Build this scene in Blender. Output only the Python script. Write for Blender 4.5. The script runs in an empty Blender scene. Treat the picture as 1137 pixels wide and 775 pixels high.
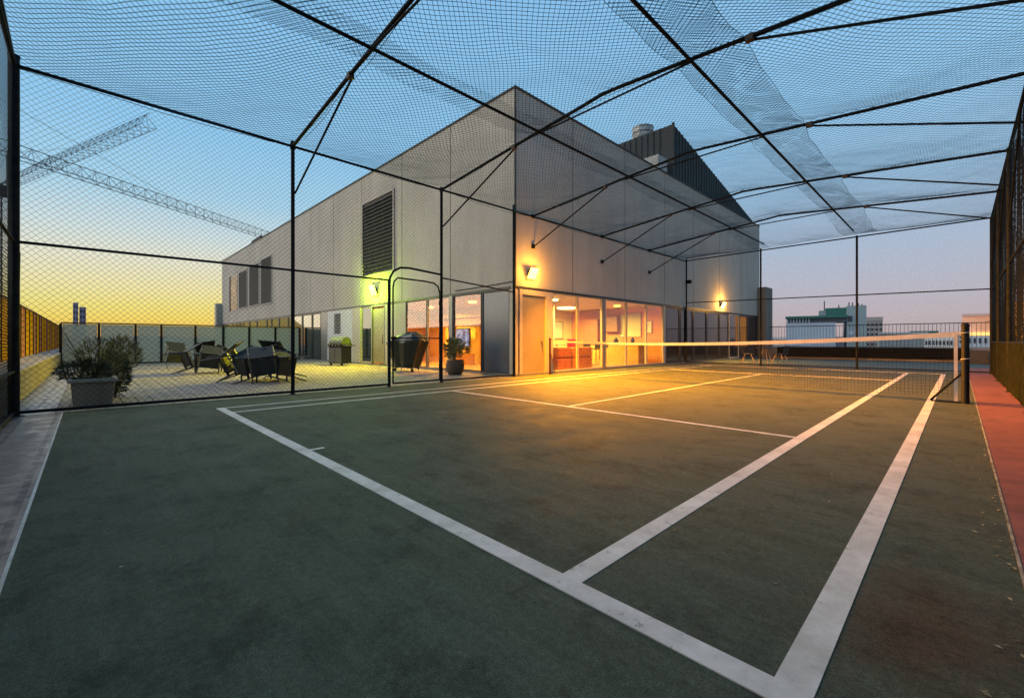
import bpy, bmesh, math, random
from mathutils import Vector, Matrix, noise
random.seed(11)
S = bpy.context.scene
COL = S.collection
R = math.radians

# ------------------------------------------------------------------ helpers
class MB:
    def __init__(s): s.v = []; s.f = []; s.smooth = False
    def box(s, x0, y0, z0, x1, y1, z1):
        b = len(s.v)
        s.v += [(x0,y0,z0),(x1,y0,z0),(x1,y1,z0),(x0,y1,z0),(x0,y0,z1),(x1,y0,z1),(x1,y1,z1),(x0,y1,z1)]
        s.f += [tuple(b+i for i in q) for q in ((0,3,2,1),(4,5,6,7),(0,1,5,4),(1,2,6,5),(2,3,7,6),(3,0,4,7))]
        return s
    def obox(s, c, ax, ay, az, hx, hy, hz):
        b = len(s.v); c = Vector(c)
        for k in (-1,1):
            for i, j in ((-1,-1),(1,-1),(1,1),(-1,1)):
                s.v.append(tuple(c + Vector(ax)*hx*i + Vector(ay)*hy*j + Vector(az)*hz*k))
        s.f += [tuple(b+i for i in q) for q in ((0,3,2,1),(4,5,6,7),(0,1,5,4),(1,2,6,5),(2,3,7,6),(3,0,4,7))]
        return s
    def tube(s, pts, r, n=8, caps=True, r2=None):
        pts = [Vector(p) for p in pts]; b = len(s.v); m = len(pts)
        up = None
        for i, p in enumerate(pts):
            t = (pts[min(i+1,m-1)] - pts[max(i-1,0)]).normalized()
            if up is None:
                a = Vector((0,0,1)) if abs(t.z) < .9 else Vector((1,0,0))
                u = t.cross(a).normalized()
            else:
                u = (up - t*up.dot(t)).normalized()
            up = u; w = t.cross(u)
            rr = r(p) if callable(r) else (r if r2 is None else r + (r2-r)*i/(m-1))
            for k in range(n):
                a = 2*math.pi*k/n
                s.v.append(tuple(p + (u*math.cos(a)+w*math.sin(a))*rr))
        for i in range(m-1):
            for k in range(n):
                k2 = (k+1) % n
                s.f.append((b+i*n+k, b+i*n+k2, b+(i+1)*n+k2, b+(i+1)*n+k))
        if caps:
            s.f.append(tuple(b+k for k in range(n))[::-1]); s.f.append(tuple(b+(m-1)*n+k for k in range(n)))
        return s
    def lathe(s, c, prof, n=20):
        b = len(s.v); m = len(prof)
        for r, z in prof:
            for k in range(n):
                a = 2*math.pi*k/n
                s.v.append((c[0]+r*math.cos(a), c[1]+r*math.sin(a), c[2]+z))
        for i in range(m-1):
            for k in range(n):
                k2 = (k+1) % n
                s.f.append((b+i*n+k, b+i*n+k2, b+(i+1)*n+k2, b+(i+1)*n+k))
        s.f.append(tuple(b+k for k in range(n))[::-1]); s.f.append(tuple(b+(m-1)*n+k for k in range(n)))
        return s
    def quad(s, a, b_, c, d):
        b = len(s.v); s.v += [tuple(a), tuple(b_), tuple(c), tuple(d)]; s.f.append((b,b+1,b+2,b+3)); return s
    def build(s, name, mat, parent=None, bevel=0, smooth=False):
        me = bpy.data.meshes.new(name); me.from_pydata(s.v, [], s.f); me.update()
        me.materials.append(mat)
        if smooth:
            for p in me.polygons: p.use_smooth = True
        o = bpy.data.objects.new(name, me); COL.objects.link(o)
        if parent is not None: o.parent = parent
        if bevel:
            m = o.modifiers.new('bevel', 'BEVEL'); m.width = bevel; m.segments = 2; m.limit_method = 'ANGLE'
        return o

def tag(o, label=None, cat=None, group=None, kind=None):
    if label: o['label'] = label
    if cat: o['category'] = cat
    if group: o['group'] = group
    if kind: o['kind'] = kind
    return o
def thing(name, label, cat, loc=(0,0,0), rot=(0,0,0), group=None):
    o = bpy.data.objects.new(name, None); COL.objects.link(o)
    o.location = loc; o.rotation_euler = rot; o.empty_display_size = .2
    return tag(o, label, cat, group)
def struct(name, mb, mat): return tag(mb.build(name, mat), kind='structure')
def copy_tree(o, parent=None):
    c = o.copy(); COL.objects.link(c)
    if parent is not None: c.parent = parent
    for ch in list(o.children): copy_tree(ch, c)
    return c

# ------------------------------------------------------------------ camera (fitted)
W, F_PX, CX, HY, YAW, H = 1137, 483.64, 573.2, 378.8, R(45.494), 1.05
cd = bpy.data.cameras.new('camera'); cam = bpy.data.objects.new('camera', cd); COL.objects.link(cam)
cam.location = (0, 0, H); cam.rotation_euler = (R(90), 0, YAW)
cd.sensor_width = 36; cd.lens = 36*F_PX/W
cd.shift_x = (568.5-CX)/W; cd.shift_y = -(387.5-HY)/W
cd.clip_start = .05; cd.clip_end = 6000
S.camera = cam
FW = Vector((-math.sin(YAW), math.cos(YAW), 0)); RT = Vector((math.cos(YAW), math.sin(YAW), 0))
def bearing(px, depth, z=0.0):      # a place at a compass bearing and a distance
    p = FW*depth + RT*depth*(px-CX)/F_PX
    return Vector((p.x, p.y, z))
def height(py, depth): return H + (HY-py)*depth/F_PX
def x_on_left_face(px, Y=9.05):
    r = FW + RT*(px-CX)/F_PX; return Y*r.x/r.y
def y_on_right_face(px, X=-9.25):
    r = FW + RT*(px-CX)/F_PX; return X*r.y/r.x

# ------------------------------------------------------------------ materials
def newmat(name):
    m = bpy.data.materials.new(name); m.use_nodes = True
    nt = m.node_tree; return m, nt, nt.nodes['Principled BSDF']
def col4(c): return (c[0], c[1], c[2], 1)
def mat(name, c, rough=.6, metal=0, var=.15, scale=3.0, bump=0, bscale=40, spec=.5, stretch=(1,1,1), c2=None, emis=None, estr=0):
    m, nt, b = newmat(name)
    tc = nt.nodes.new('ShaderNodeTexCoord'); mp = nt.nodes.new('ShaderNodeMapping'); mp.inputs['Scale'].default_value = stretch
    nt.links.new(tc.outputs['Object'], mp.inputs['Vector'])
    n = nt.nodes.new('ShaderNodeTexNoise'); n.inputs['Scale'].default_value = scale; n.inputs['Detail'].default_value = 6; n.inputs['Roughness'].default_value = .6
    nt.links.new(mp.outputs['Vector'], n.inputs['Vector'])
    r = nt.nodes.new('ShaderNodeValToRGB')
    a = c if c2 is None else c
    lo = [max(0, x*(1-var)) for x in a]; hi = [min(1, x*(1+var)) for x in (c if c2 is None else c2)]
    r.color_ramp.elements[0].position = .3; r.color_ramp.elements[1].position = .7
    r.color_ramp.elements[0].color = col4(lo); r.color_ramp.elements[1].color = col4(hi)
    nt.links.new(n.outputs['Fac'], r.inputs['Fac']); nt.links.new(r.outputs['Color'], b.inputs['Base Color'])
    b.inputs['Roughness'].default_value = rough; b.inputs['Metallic'].default_value = metal
    b.inputs['Specular IOR Level'].default_value = spec
    if bump:
        n2 = nt.nodes.new('ShaderNodeTexNoise'); n2.inputs['Scale'].default_value = bscale; n2.inputs['Detail'].default_value = 4
        nt.links.new(mp.outputs['Vector'], n2.inputs['Vector'])
        bp = nt.nodes.new('ShaderNodeBump'); bp.inputs['Strength'].default_value = bump; bp.inputs['Distance'].default_value = .02
        nt.links.new(n2.outputs['Fac'], bp.inputs['Height']); nt.links.new(bp.outputs['Normal'], b.inputs['Normal'])
    if emis:
        b.inputs['Emission Color'].default_value = col4(emis); b.inputs['Emission Strength'].default_value = estr
    return m
def glass(name, tint=(1,1,1), refl=.0, rough=.0, frost=0.0, fcol=(.5,.5,.5), plain=False):
    m, nt, b = newmat(name); nt.nodes.remove(b); out = nt.nodes['Material Output']
    tr = nt.nodes.new('ShaderNodeBsdfTransparent'); tr.inputs['Color'].default_value = col4(tint)
    gl = nt.nodes.new('ShaderNodeBsdfGlossy'); gl.inputs['Roughness'].default_value = rough; gl.inputs['Color'].default_value = (.9,.9,.9,1)
    fr = nt.nodes.new('ShaderNodeFresnel'); fr.inputs['IOR'].default_value = 1.5
    ad = nt.nodes.new('ShaderNodeMath'); ad.operation = 'ADD'; ad.use_clamp = True; ad.inputs[1].default_value = refl
    ge = nt.nodes.new('ShaderNodeNewGeometry'); ir_ = nt.nodes.new('ShaderNodeMapRange')   # the far face of a thin pane reflects like the near one
    ir_.inputs['To Min'].default_value = 1.5; ir_.inputs['To Max'].default_value = 1/1.5
    nt.links.new(ge.outputs['Backfacing'], ir_.inputs['Value']); nt.links.new(ir_.outputs['Result'], fr.inputs['IOR'])
    nt.links.new(fr.outputs['Fac'], ad.inputs[0])
    base = tr
    if frost > 0:
        df = nt.nodes.new('ShaderNodeBsdfDiffuse'); df.inputs['Color'].default_value = col4(fcol)
        tl = nt.nodes.new('ShaderNodeBsdfTranslucent'); tl.inputs['Color'].default_value = col4(fcol)
        m1 = nt.nodes.new('ShaderNodeMixShader'); m1.inputs[0].default_value = .5
        nt.links.new(df.outputs[0], m1.inputs[1]); nt.links.new(tl.outputs[0], m1.inputs[2])
        m2 = nt.nodes.new('ShaderNodeMixShader'); m2.inputs[0].default_value = frost
        nt.links.new(tr.outputs[0], m2.inputs[1]); nt.links.new(m1.outputs[0], m2.inputs[2]); base = m2
    mx = nt.nodes.new('ShaderNodeMixShader')
    nt.links.new(ad.outputs[0], mx.inputs[0]); nt.links.new(base.outputs[0], mx.inputs[1]); nt.links.new(gl.outputs[0], mx.inputs[2])
    nt.links.new(base.outputs[0] if plain else mx.outputs[0], out.inputs['Surface'])
    return m
def emat(name, c, s):
    m, nt, b = newmat(name)
    b.inputs['Base Color'].default_value = col4(c); b.inputs['Emission Color'].default_value = col4(c); b.inputs['Emission Strength'].default_value = s
    return m

M = {}
M['pole'] = mat('dark_painted_steel', (.007,.009,.011), .6, 0, .4, 9, c2=(.012,.014,.015), bump=.1, spec=.06)
M['wire'] = mat('chain_link_wire', (.010,.013,.012), .7, 0, .3, 5, spec=.15)
M['twine'] = mat('bird_net_twine', (.008,.055,.105), .9, 0, .3, 2, spec=.1)
M['rust'] = mat('rusty_clamp', (.05,.03,.02), .8, 0, .4, 20)
M['white'] = mat('white_paint', (.55,.54,.52), .6, 0, .1, 4)
M['black'] = mat('black_plastic', (.012,.013,.014), .55, 0, .3, 12, spec=.15)
M['soil'] = mat('planter_soil', (.03,.022,.015), .95, 0, .4, 20)

def line_paint():
    m, nt, b = newmat('worn_white_line_paint')
    tc = nt.nodes.new('ShaderNodeTexCoord')
    n = nt.nodes.new('ShaderNodeTexNoise'); n.inputs['Scale'].default_value = 14; n.inputs['Detail'].default_value = 8; n.inputs['Roughness'].default_value = .75
    n2 = nt.nodes.new('ShaderNodeTexNoise'); n2.inputs['Scale'].default_value = 2.6; n2.inputs['Detail'].default_value = 7; n2.inputs['Roughness'].default_value = .7
    r = nt.nodes.new('ShaderNodeValToRGB'); e = r.color_ramp.elements
    e[0].position = .31; e[0].color = (.14,.14,.11,1); e[1].position = .40; e[1].color = (.70,.65,.57,1)
    x = e.new(.8); x.color = (.82,.76,.67,1)
    r2 = nt.nodes.new('ShaderNodeValToRGB'); r2.color_ramp.elements[0].color = (.66,.65,.62,1); r2.color_ramp.elements[0].position = .35; r2.color_ramp.elements[1].position = .65
    mx = nt.nodes.new('ShaderNodeMix'); mx.data_type = 'RGBA'; mx.blend_type = 'MULTIPLY'; mx.inputs['Factor'].default_value = 1
    for q in (n, n2): nt.links.new(tc.outputs['Object'], q.inputs['Vector'])
    nt.links.new(n.outputs['Fac'], r.inputs['Fac']); nt.links.new(n2.outputs['Fac'], r2.inputs['Fac'])
    nt.links.new(r.outputs['Color'], mx.inputs[6]); nt.links.new(r2.outputs['Color'], mx.inputs[7])
    nt.links.new(mx.outputs[2], b.inputs['Base Color']); b.inputs['Roughness'].default_value = .7
    return m
M['line'] = line_paint()

def court_mat():
    m, nt, b = newmat('worn_green_court_acrylic')
    tc = nt.nodes.new('ShaderNodeTexCoord')
    def noi(scale, det=5, ro=.6, st=(1,1,1), off=(0,0,0)):
        mp = nt.nodes.new('ShaderNodeMapping'); mp.inputs['Scale'].default_value = st; mp.inputs['Location'].default_value = off
        nt.links.new(tc.outputs['Object'], mp.inputs['Vector'])
        n = nt.nodes.new('ShaderNodeTexNoise'); n.inputs['Scale'].default_value = scale; n.inputs['Detail'].default_value = det; n.inputs['Roughness'].default_value = ro
        nt.links.new(mp.outputs['Vector'], n.inputs['Vector']); return n
    def ramp(n, p0, c0, p1, c1):
        r = nt.nodes.new('ShaderNodeValToRGB'); e = r.color_ramp.elements
        e[0].position = p0; e[0].color = c0; e[1].position = p1; e[1].color = c1
        nt.links.new(n.outputs[0], r.inputs['Fac']); return r
    def mix(a, c, f, mode='MIX'):
        x = nt.nodes.new('ShaderNodeMix'); x.data_type = 'RGBA'; x.blend_type = mode
        if isinstance(f, float): x.inputs['Factor'].default_value = f
        else: nt.links.new(f, x.inputs['Factor'])
        nt.links.new(a, x.inputs[6])
        if isinstance(c, tuple): x.inputs[7].default_value = c
        else: nt.links.new(c, x.inputs[7])
        return x.outputs[2]
    base = ramp(noi(.9, 6, .65), .3, (.080,.098,.066,1), .7, (.108,.120,.080,1)).outputs[0]
    # brown worn-through patches
    wornf = ramp(noi(.55, 5, .7, off=(3.1,1.7,0)), .54, (0,0,0,1), .78, (.7,.7,.7,1)).outputs[0]
    base = mix(base, (.098,.080,.042,1), wornf)
    # brown patch in the corner close to the red strip
    vm = nt.nodes.new('ShaderNodeVectorMath'); vm.operation = 'DISTANCE'; vm.inputs[1].default_value = (-.02, 1.75, 0)
    mpp = nt.nodes.new('ShaderNodeMapping'); mpp.inputs['Scale'].default_value = (1, .62, 1)
    nt.links.new(tc.outputs['Object'], mpp.inputs['Vector']); nt.links.new(mpp.outputs['Vector'], vm.inputs[0])
    vm.inputs[1].default_value = (-.08, 1.35, 0)
    nn = noi(4, 5, .7); ad = nt.nodes.new('ShaderNodeMath'); ad.operation = 'MULTIPLY_ADD'; ad.inputs[1].default_value = .7
    nt.links.new(nn.outputs[0], ad.inputs[0]); nt.links.new(vm.outputs['Value'], ad.inputs[2])
    pf = nt.nodes.new('ShaderNodeValToRGB'); e = pf.color_ramp.elements; e[0].position = .42; e[0].color = (.85,.85,.85,1); e[1].position = .78; e[1].color = (0,0,0,1)
    nt.links.new(ad.outputs[0], pf.inputs['Fac'])
    base = mix(base, (.105,.062,.036,1), pf.outputs[0])
    # scuffs along the court and fine grit
    sc = ramp(noi(3, 7, .75, (.35,3.0,1)), .25, (.62,.62,.62,1), .75, (1.25,1.25,1.25,1)).outputs[0]
    base = mix(base, sc, .7, 'MULTIPLY')
    gr = ramp(noi(160, 3, .7), .3, (.4,.4,.4,1), .75, (1.6,1.6,1.6,1)).outputs[0]
    base = mix(base, gr, .9, 'MULTIPLY')
    g2 = ramp(noi(34, 5, .8), .3, (.6,.6,.6,1), .75, (1.35,1.35,1.35,1)).outputs[0]
    base = mix(base, g2, .9, 'MULTIPLY')
    dk = ramp(noi(2.4, 8, .8, off=(7,2,0)), .36, (.5,.5,.5,1), .5, (1,1,1,1)).outputs[0]
    base = mix(base, dk, .8, 'MULTIPLY')
    def contour(n, c, w, f):
        r = nt.nodes.new('ShaderNodeValToRGB'); e = r.color_ramp.elements
        e[0].position = c-w; e[0].color = (0,0,0,1); e[1].position = c+w; e[1].color = (0,0,0,1); x = e.new(c); x.color = (f,f,f,1)
        nt.links.new(n.outputs[0], r.inputs['Fac']); return r.outputs[0]
    base = mix(base, (.11,.12,.10,1), contour(noi(.8, 3, .55, off=(1,9,0)), .47, .02, .10))     # dried water edges
    base = mix(base, (.012,.016,.012,1), contour(noi(1.3, 4, .6, off=(5,4,0)), .56, .008, .2))
    base = mix(base, (.12,.125,.10,1), ramp(noi(5, 9, .85, (.5,1.6,1), (2,3,0)), .60, (0,0,0,1), .72, (.5,.5,.5,1)).outputs[0])   # scuffs
    # white specks of litter paint
    v = nt.nodes.new('ShaderNodeTexVoronoi'); v.inputs['Scale'].default_value = 2.2; nt.links.new(tc.outputs['Object'], v.inputs['Vector'])
    sp = nt.nodes.new('ShaderNodeValToRGB'); e = sp.color_ramp.elements; e[0].position = .012; e[0].color = (1,1,1,1); e[1].position = .02; e[1].color = (0,0,0,1)
    nt.links.new(v.outputs['Distance'], sp.inputs['Fac'])
    base = mix(base, (.35,.34,.3,1), sp.outputs[0])
    nt.links.new(base, b.inputs['Base Color'])
    rr = ramp(noi(2.0, 5, .6), .3, (.72,.72,.72,1), .7, (.9,.9,.9,1)).outputs[0]
    nt.links.new(rr, b.inputs['Roughness'])
    bn = noi(120, 4, .7); bp = nt.nodes.new('ShaderNodeBump'); bp.inputs['Strength'].default_value = .35; bp.inputs['Distance'].default_value = .006
    nt.links.new(bn.outputs[0], bp.inputs['Height']); nt.links.new(bp.outputs['Normal'], b.inputs['Normal'])
    b.inputs['Specular IOR Level'].default_value = .12
    return m
M['court'] = court_mat()

def brick_mat(name, c1, c2, mortar, scale, bw, rh, ms=.02, rough=.8, rot=0, bump=.4, wet=0):
    m, nt, b = newmat(name)
    tc = nt.nodes.new('ShaderNodeTexCoord'); mp = nt.nodes.new('ShaderNodeMapping'); mp.inputs['Rotation'].default_value = (0,0,rot)
    nt.links.new(tc.outputs['Object'], mp.inputs['Vector'])
    br = nt.nodes.new('ShaderNodeTexBrick'); br.inputs['Scale'].default_value = scale
    br.inputs['Color1'].default_value = col4(c1); br.inputs['Color2'].default_value = col4(c2); br.inputs['Mortar'].default_value = col4(mortar)
    br.inputs['Mortar Size'].default_value = ms; br.inputs['Brick Width'].default_value = bw; br.inputs['Row Height'].default_value = rh
    nt.links.new(mp.outputs['Vector'], br.inputs['Vector'])
    n = nt.nodes.new('ShaderNodeTexNoise'); n.inputs['Scale'].default_value = 5; n.inputs['Detail'].default_value = 8; n.inputs['Roughness'].default_value = .7
    nt.links.new(tc.outputs['Object'], n.inputs['Vector'])
    r = nt.nodes.new('ShaderNodeValToRGB'); r.color_ramp.elements[0].position = .3; r.color_ramp.elements[0].color = (.55,.55,.55,1); r.color_ramp.elements[1].position = .75; r.color_ramp.elements[1].color = (1.3,1.3,1.3,1)
    nt.links.new(n.outputs['Fac'], r.inputs['Fac'])
    mx = nt.nodes.new('ShaderNodeMix'); mx.data_type = 'RGBA'; mx.blend_type = 'MULTIPLY'; mx.inputs['Factor'].default_value = .9
    nt.links.new(br.outputs['Color'], mx.inputs[6]); nt.links.new(r.outputs['Color'], mx.inputs[7]); nt.links.new(mx.outputs[2], b.inputs['Base Color'])
    b.inputs['Roughness'].default_value = rough
    if wet:
        r2 = nt.nodes.new('ShaderNodeValToRGB'); r2.color_ramp.elements[0].position = .35; r2.color_ramp.elements[0].color = (.25,)*3+(1,); r2.color_ramp.elements[1].position = .65; r2.color_ramp.elements[1].color = (.8,)*3+(1,)
        nt.links.new(n.outputs['Fac'], r2.inputs['Fac']); nt.links.new(r2.outputs['Color'], b.inputs['Roughness'])
    bp = nt.nodes.new('ShaderNodeBump'); bp.inputs['Strength'].default_value = bump; bp.inputs['Distance'].default_value = .01; bp.invert = True
    nt.links.new(br.outputs['Fac'], bp.inputs['Height']); nt.links.new(bp.outputs['Normal'], b.inputs['Normal'])
    return m
M['terrace'] = brick_mat('grey_terrace_pavers', (.25,.215,.165), (.33,.28,.21), (.10,.085,.065), 1, .42, .21, .012)
M['redtile'] = brick_mat('worn_red_floor_coating', (.20,.058,.045), (.25,.078,.06), (.13,.055,.045), 1, .9, 1.45, .008, .8, R(90), .1)
M['greytile'] = brick_mat('faded_pink_grey_floor_coating', (.19,.13,.105), (.26,.185,.15), (.10,.07,.06), 1, 1.1, .32, .02, .6, 0, .2, 1)
M['stonewalk'] = brick_mat('stone_slab_path', (.34,.28,.24), (.46,.38,.33), (.10,.08,.07), 1, .55, .30, .03, .5, R(90), .8, 1)
M['deck'] = mat('roof_membrane', (.06,.06,.058), .9, 0, .3, 2, bump=.3)
M['city'] = mat('hazy_city_ground', (.10,.11,.12), .9, 0, .35, .02, c2=(.18,.18,.18))

def wall_mat(name, c, streak=.25):
    m, nt, b = newmat(name)
    tc = nt.nodes.new('ShaderNodeTexCoord')
    def noi(scale, st, det=6):
        mp = nt.nodes.new('ShaderNodeMapping'); mp.inputs['Scale'].default_value = st
        nt.links.new(tc.outputs['Object'], mp.inputs['Vector'])
        n = nt.nodes.new('ShaderNodeTexNoise'); n.inputs['Scale'].default_value = scale; n.inputs['Detail'].default_value = det; n.inputs['Roughness'].default_value = .65
        nt.links.new(mp.outputs['Vector'], n.inputs['Vector']); return n
    a = noi(.35, (1,1,1)); s_ = noi(1.0, (1.6,1.6,.16)); fine = noi(60, (1,1,1), 3)
    r = nt.nodes.new('ShaderNodeValToRGB'); e = r.color_ramp.elements
    e[0].position = .3; e[0].color = col4([x*.86 for x in c]); e[1].position = .7; e[1].color = col4([x*1.1 for x in c])
    nt.links.new(a.outputs['Fac'], r.inputs['Fac']); cur = r.outputs['Color']
    for n, lo, hi, f in ((s_, .30, .62, streak), (fine, .3, .7, .12)):
        q = nt.nodes.new('ShaderNodeValToRGB'); q.color_ramp.elements[0].position = lo; q.color_ramp.elements[0].color = (.55,.53,.5,1); q.color_ramp.elements[1].position = hi
        nt.links.new(n.outputs['Fac'], q.inputs['Fac'])
        x = nt.nodes.new('ShaderNodeMix'); x.data_type = 'RGBA'; x.blend_type = 'MULTIPLY'; x.inputs['Factor'].default_value = f*2
        nt.links.new(cur, x.inputs[6]); nt.links.new(q.outputs['Color'], x.inputs[7]); cur = x.outputs[2]
    nt.links.new(cur, b.inputs['Base Color']); b.inputs['Roughness'].default_value = .85
    bp = nt.nodes.new('ShaderNodeBump'); bp.inputs['Strength'].default_value = .15; bp.inputs['Distance'].default_value = .01
    nt.links.new(fine.outputs['Fac'], bp.inputs['Height']); nt.links.new(bp.outputs['Normal'], b.inputs['Normal'])
    return m
M['wall'] = wall_mat('pale_precast_concrete', (.49,.435,.36), .15)
M['lowwall'] = wall_mat('rendered_parapet', (.24,.21,.17), .4)
M['joint'] = mat('panel_joint_sealant', (.06,.055,.05), .9)
M['darkclad'] = mat('dark_ribbed_cladding', (.035,.036,.038), .7, .2, .2, 1)
M['louvre'] = mat('louvre_metal', (.045,.045,.047), .7, .0, .2, 3, spec=.1)
M['alu'] = mat('grey_aluminium_frame', (.22,.21,.195), .45, .5, .15, 5)
M['aludark'] = mat('dark_window_frame', (.03,.03,.03), .45, .3, .2, 5)
M['creamframe'] = mat('cream_painted_frame', (.42,.36,.27), .5, 0, .1, 5)
M['door'] = mat('cream_painted_door', (.26,.21,.12), .4, 0, .1, 2)
M['clear'] = glass('clear_window_glass', (.93,.95,.93), .02)
M['mirror'] = mat('dark_reflective_glass', (.02,.024,.03), .03, 0, .1, 1, spec=1.0)
M['bluepanel'] = mat('smoked_blue_grey_glass', (.075,.095,.12), .22, 0, .2, .8, spec=.7)
M['amber'] = glass('amber_screen_glass', (.55,.34,.02), .0, .5, .8, (.90,.56,.03), True)
M['rose'] = glass('rose_screen_glass', (.50,.26,.14), .0, .5, .8, (.70,.36,.20), True)
M['frost'] = glass('frosted_balustrade_glass', (.50,.55,.56), .0, .4, .62, (.56,.58,.55))

# ------------------------------------------------------------------ world: dusk sky
world = bpy.data.worlds.new('World'); S.world = world; world.use_nodes = True
nt = world.node_tree; bg = nt.nodes['Background']
tc = nt.nodes.new('ShaderNodeTexCoord')
sep = nt.nodes.new('ShaderNodeSeparateXYZ'); nt.links.new(tc.outputs['Generated'], sep.inputs[0])
def ramp_sky(stops):
    r = nt.nodes.new('ShaderNodeValToRGB'); e = r.color_ramp.elements
    while len(e) > 1: e.remove(e[-1])
    e[0].position = stops[0][0]; e[0].color = col4(stops[0][1])
    for p, c in stops[1:]:
        x = e.new(p); x.color = col4(c)
    nt.links.new(sep.outputs['Z'], r.inputs['Fac']); return r
def s2l(r, g, b): return tuple(((x/255+.055)/1.055)**2.4 if x > 10 else x/3300 for x in (r, g, b))
warm = ramp_sky([(0.0, s2l(232,160,92)), (.016, s2l(240,192,98)), (.04, s2l(240,216,108)), (.062, s2l(238,226,134)), (.098, s2l(238,230,176)),
                 (.14, s2l(230,230,208)), (.19, s2l(208,226,230)), (.26, s2l(170,214,238)), (.36, s2l(148,204,242)), (.55, s2l(140,198,240)), (1, s2l(100,156,214))])
cool = ramp_sky([(0.0, s2l(186,168,168)), (.04, s2l(196,182,188)), (.10, s2l(190,190,204)), (.17, s2l(178,194,216)),
                 (.28, s2l(160,198,230)), (.42, s2l(150,202,240)), (.6, s2l(140,196,240)), (1, s2l(100,156,214))])
dot = nt.nodes.new('ShaderNodeVectorMath'); dot.operation = 'DOT_PRODUCT'
SUN_AZ = Vector((-.985, .17, 0)).normalized(); dot.inputs[1].default_value = SUN_AZ
nt.links.new(tc.outputs['Generated'], dot.inputs[0])
mr = nt.nodes.new('ShaderNodeMapRange'); mr.interpolation_type = 'SMOOTHSTEP'
mr.inputs['From Min'].default_value = .38; mr.inputs['From Max'].default_value = 1.0
nt.links.new(dot.outputs['Value'], mr.inputs['Value'])
mx = nt.nodes.new('ShaderNodeMix'); mx.data_type = 'RGBA'
nt.links.new(mr.outputs['Result'], mx.inputs['Factor']); nt.links.new(cool.outputs['Color'], mx.inputs[6]); nt.links.new(warm.outputs['Color'], mx.inputs[7])
sky = nt.nodes.new('ShaderNodeTexSky'); sky.sky_type = 'NISHITA'; sky.sun_disc = False
sky.sun_elevation = R(2.0); sky.sun_rotation = math.atan2(SUN_AZ.x, SUN_AZ.y)
sc_ = nt.nodes.new('ShaderNodeVectorMath'); sc_.operation = 'SCALE'; sc_.inputs['Scale'].default_value = .12
nt.links.new(sky.outputs['Color'], sc_.inputs[0])
mx2 = nt.nodes.new('ShaderNodeMix'); mx2.data_type = 'RGBA'; mx2.inputs['Factor'].default_value = .02
nt.links.new(mx.outputs[2], mx2.inputs[6]); nt.links.new(sc_.outputs['Vector'], mx2.inputs[7])
nt.links.new(mx2.outputs[2], bg.inputs['Color']); bg.inputs['Strength'].default_value = 1.0

sd = bpy.data.lights.new('sunset_glow', 'SUN'); sd.energy = 2.4; sd.angle = R(60); sd.color = (1, .86, .66)
so = bpy.data.objects.new('sunset_glow', sd); COL.objects.link(so)
GLOW = Vector((-.80,-.60,0)).normalized()
so.rotation_euler = (-(GLOW*math.cos(R(26)) + Vector((0,0,math.sin(R(26)))))).to_track_quat('-Z', 'Y').to_euler()

S.view_settings.view_transform = 'Standard'; S.view_settings.look = 'None'; S.view_settings.exposure = 0

# ------------------------------------------------------------------ ground and decks
XL, XR, Y0, Y1 = -9.25, .72, -.74, 20.6
struct('city_ground', MB().box(-3500,-3500,-30.5,3500,3500,-30), M['city'])
struct('roof_deck', MB().box(-57,-2.2,-.6,6,36,-.012), M['deck'])
struct('court_surface', MB().box(XL-.05,-.26,-.01,.19,Y1,0), M['court'])
struct('far_deck', MB().box(XL-.05,Y1+.02,-.01,1.2,31,-.002), mat('far_deck_green', (.05,.07,.05), .7, 0, .3, 1.5, bump=.2))
struct('red_side_path', MB().box(.205,-.26,-.01,XR+.3,Y1+4,.002), M['redtile'])
struct('grey_back_path', MB().box(XL-.05,Y0-.1,-.01,XR+.3,-.275,.002), M['greytile'])
M['edge'] = mat('dull_edge_trim', (.16,.13,.08), .8, 0, .5, 9, c2=(.34,.29,.2))
struct('path_edge_line', MB().box(.192,-.26,-.01,.204,Y1,.004), M['edge'])
struct('path_edge_strip', MB().box(XL,-.275,-.01,.19,-.26,.004), M['line'])
struct('terrace_paving', MB().box(-27.4,-.34,-.01,XL-.06,9.05,-.004), M['terrace'])
struct('stone_path', MB().box(-27.4,-.85,-.01,XL-.06,-.35,.0), M['stonewalk'])

# painted court lines
def line(name, x0, y0, x1, y1, z=.003): return struct(name, MB().box(x0,y0,-.004,x1,y1,z if z == .003 else .005), M['line'])
YB, YS, YN, YFS, YFB = 1.42, 5.46, 10.5, 15.4, 19.3
line('court_baseline', -8.12, YB, -.30, YB+.105, .006)
line('court_sideline', -.405, YB+.105, -.30, YFB)
line('court_sideline', -8.12, YB+.105, -8.06, YFB)
line('court_singles_line', -1.255, YB+.105, -1.15, YFB)
line('court_singles_line', -7.56, YB+.105, -7.49, YFB)
line('court_service_line', -7.49, YS, -1.255, YS+.06, .006)
line('court_service_line', -7.49, YFS-.06, -1.255, YFS, .006)
line('court_centre_line', -4.44, YS+.06, -4.38, YFS-.06)
line('court_centre_mark', -4.42, YB+.105, -4.36, YB+.24)
line('court_baseline', -8.12, YFB, -.30, YFB+.08, .006)

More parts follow.
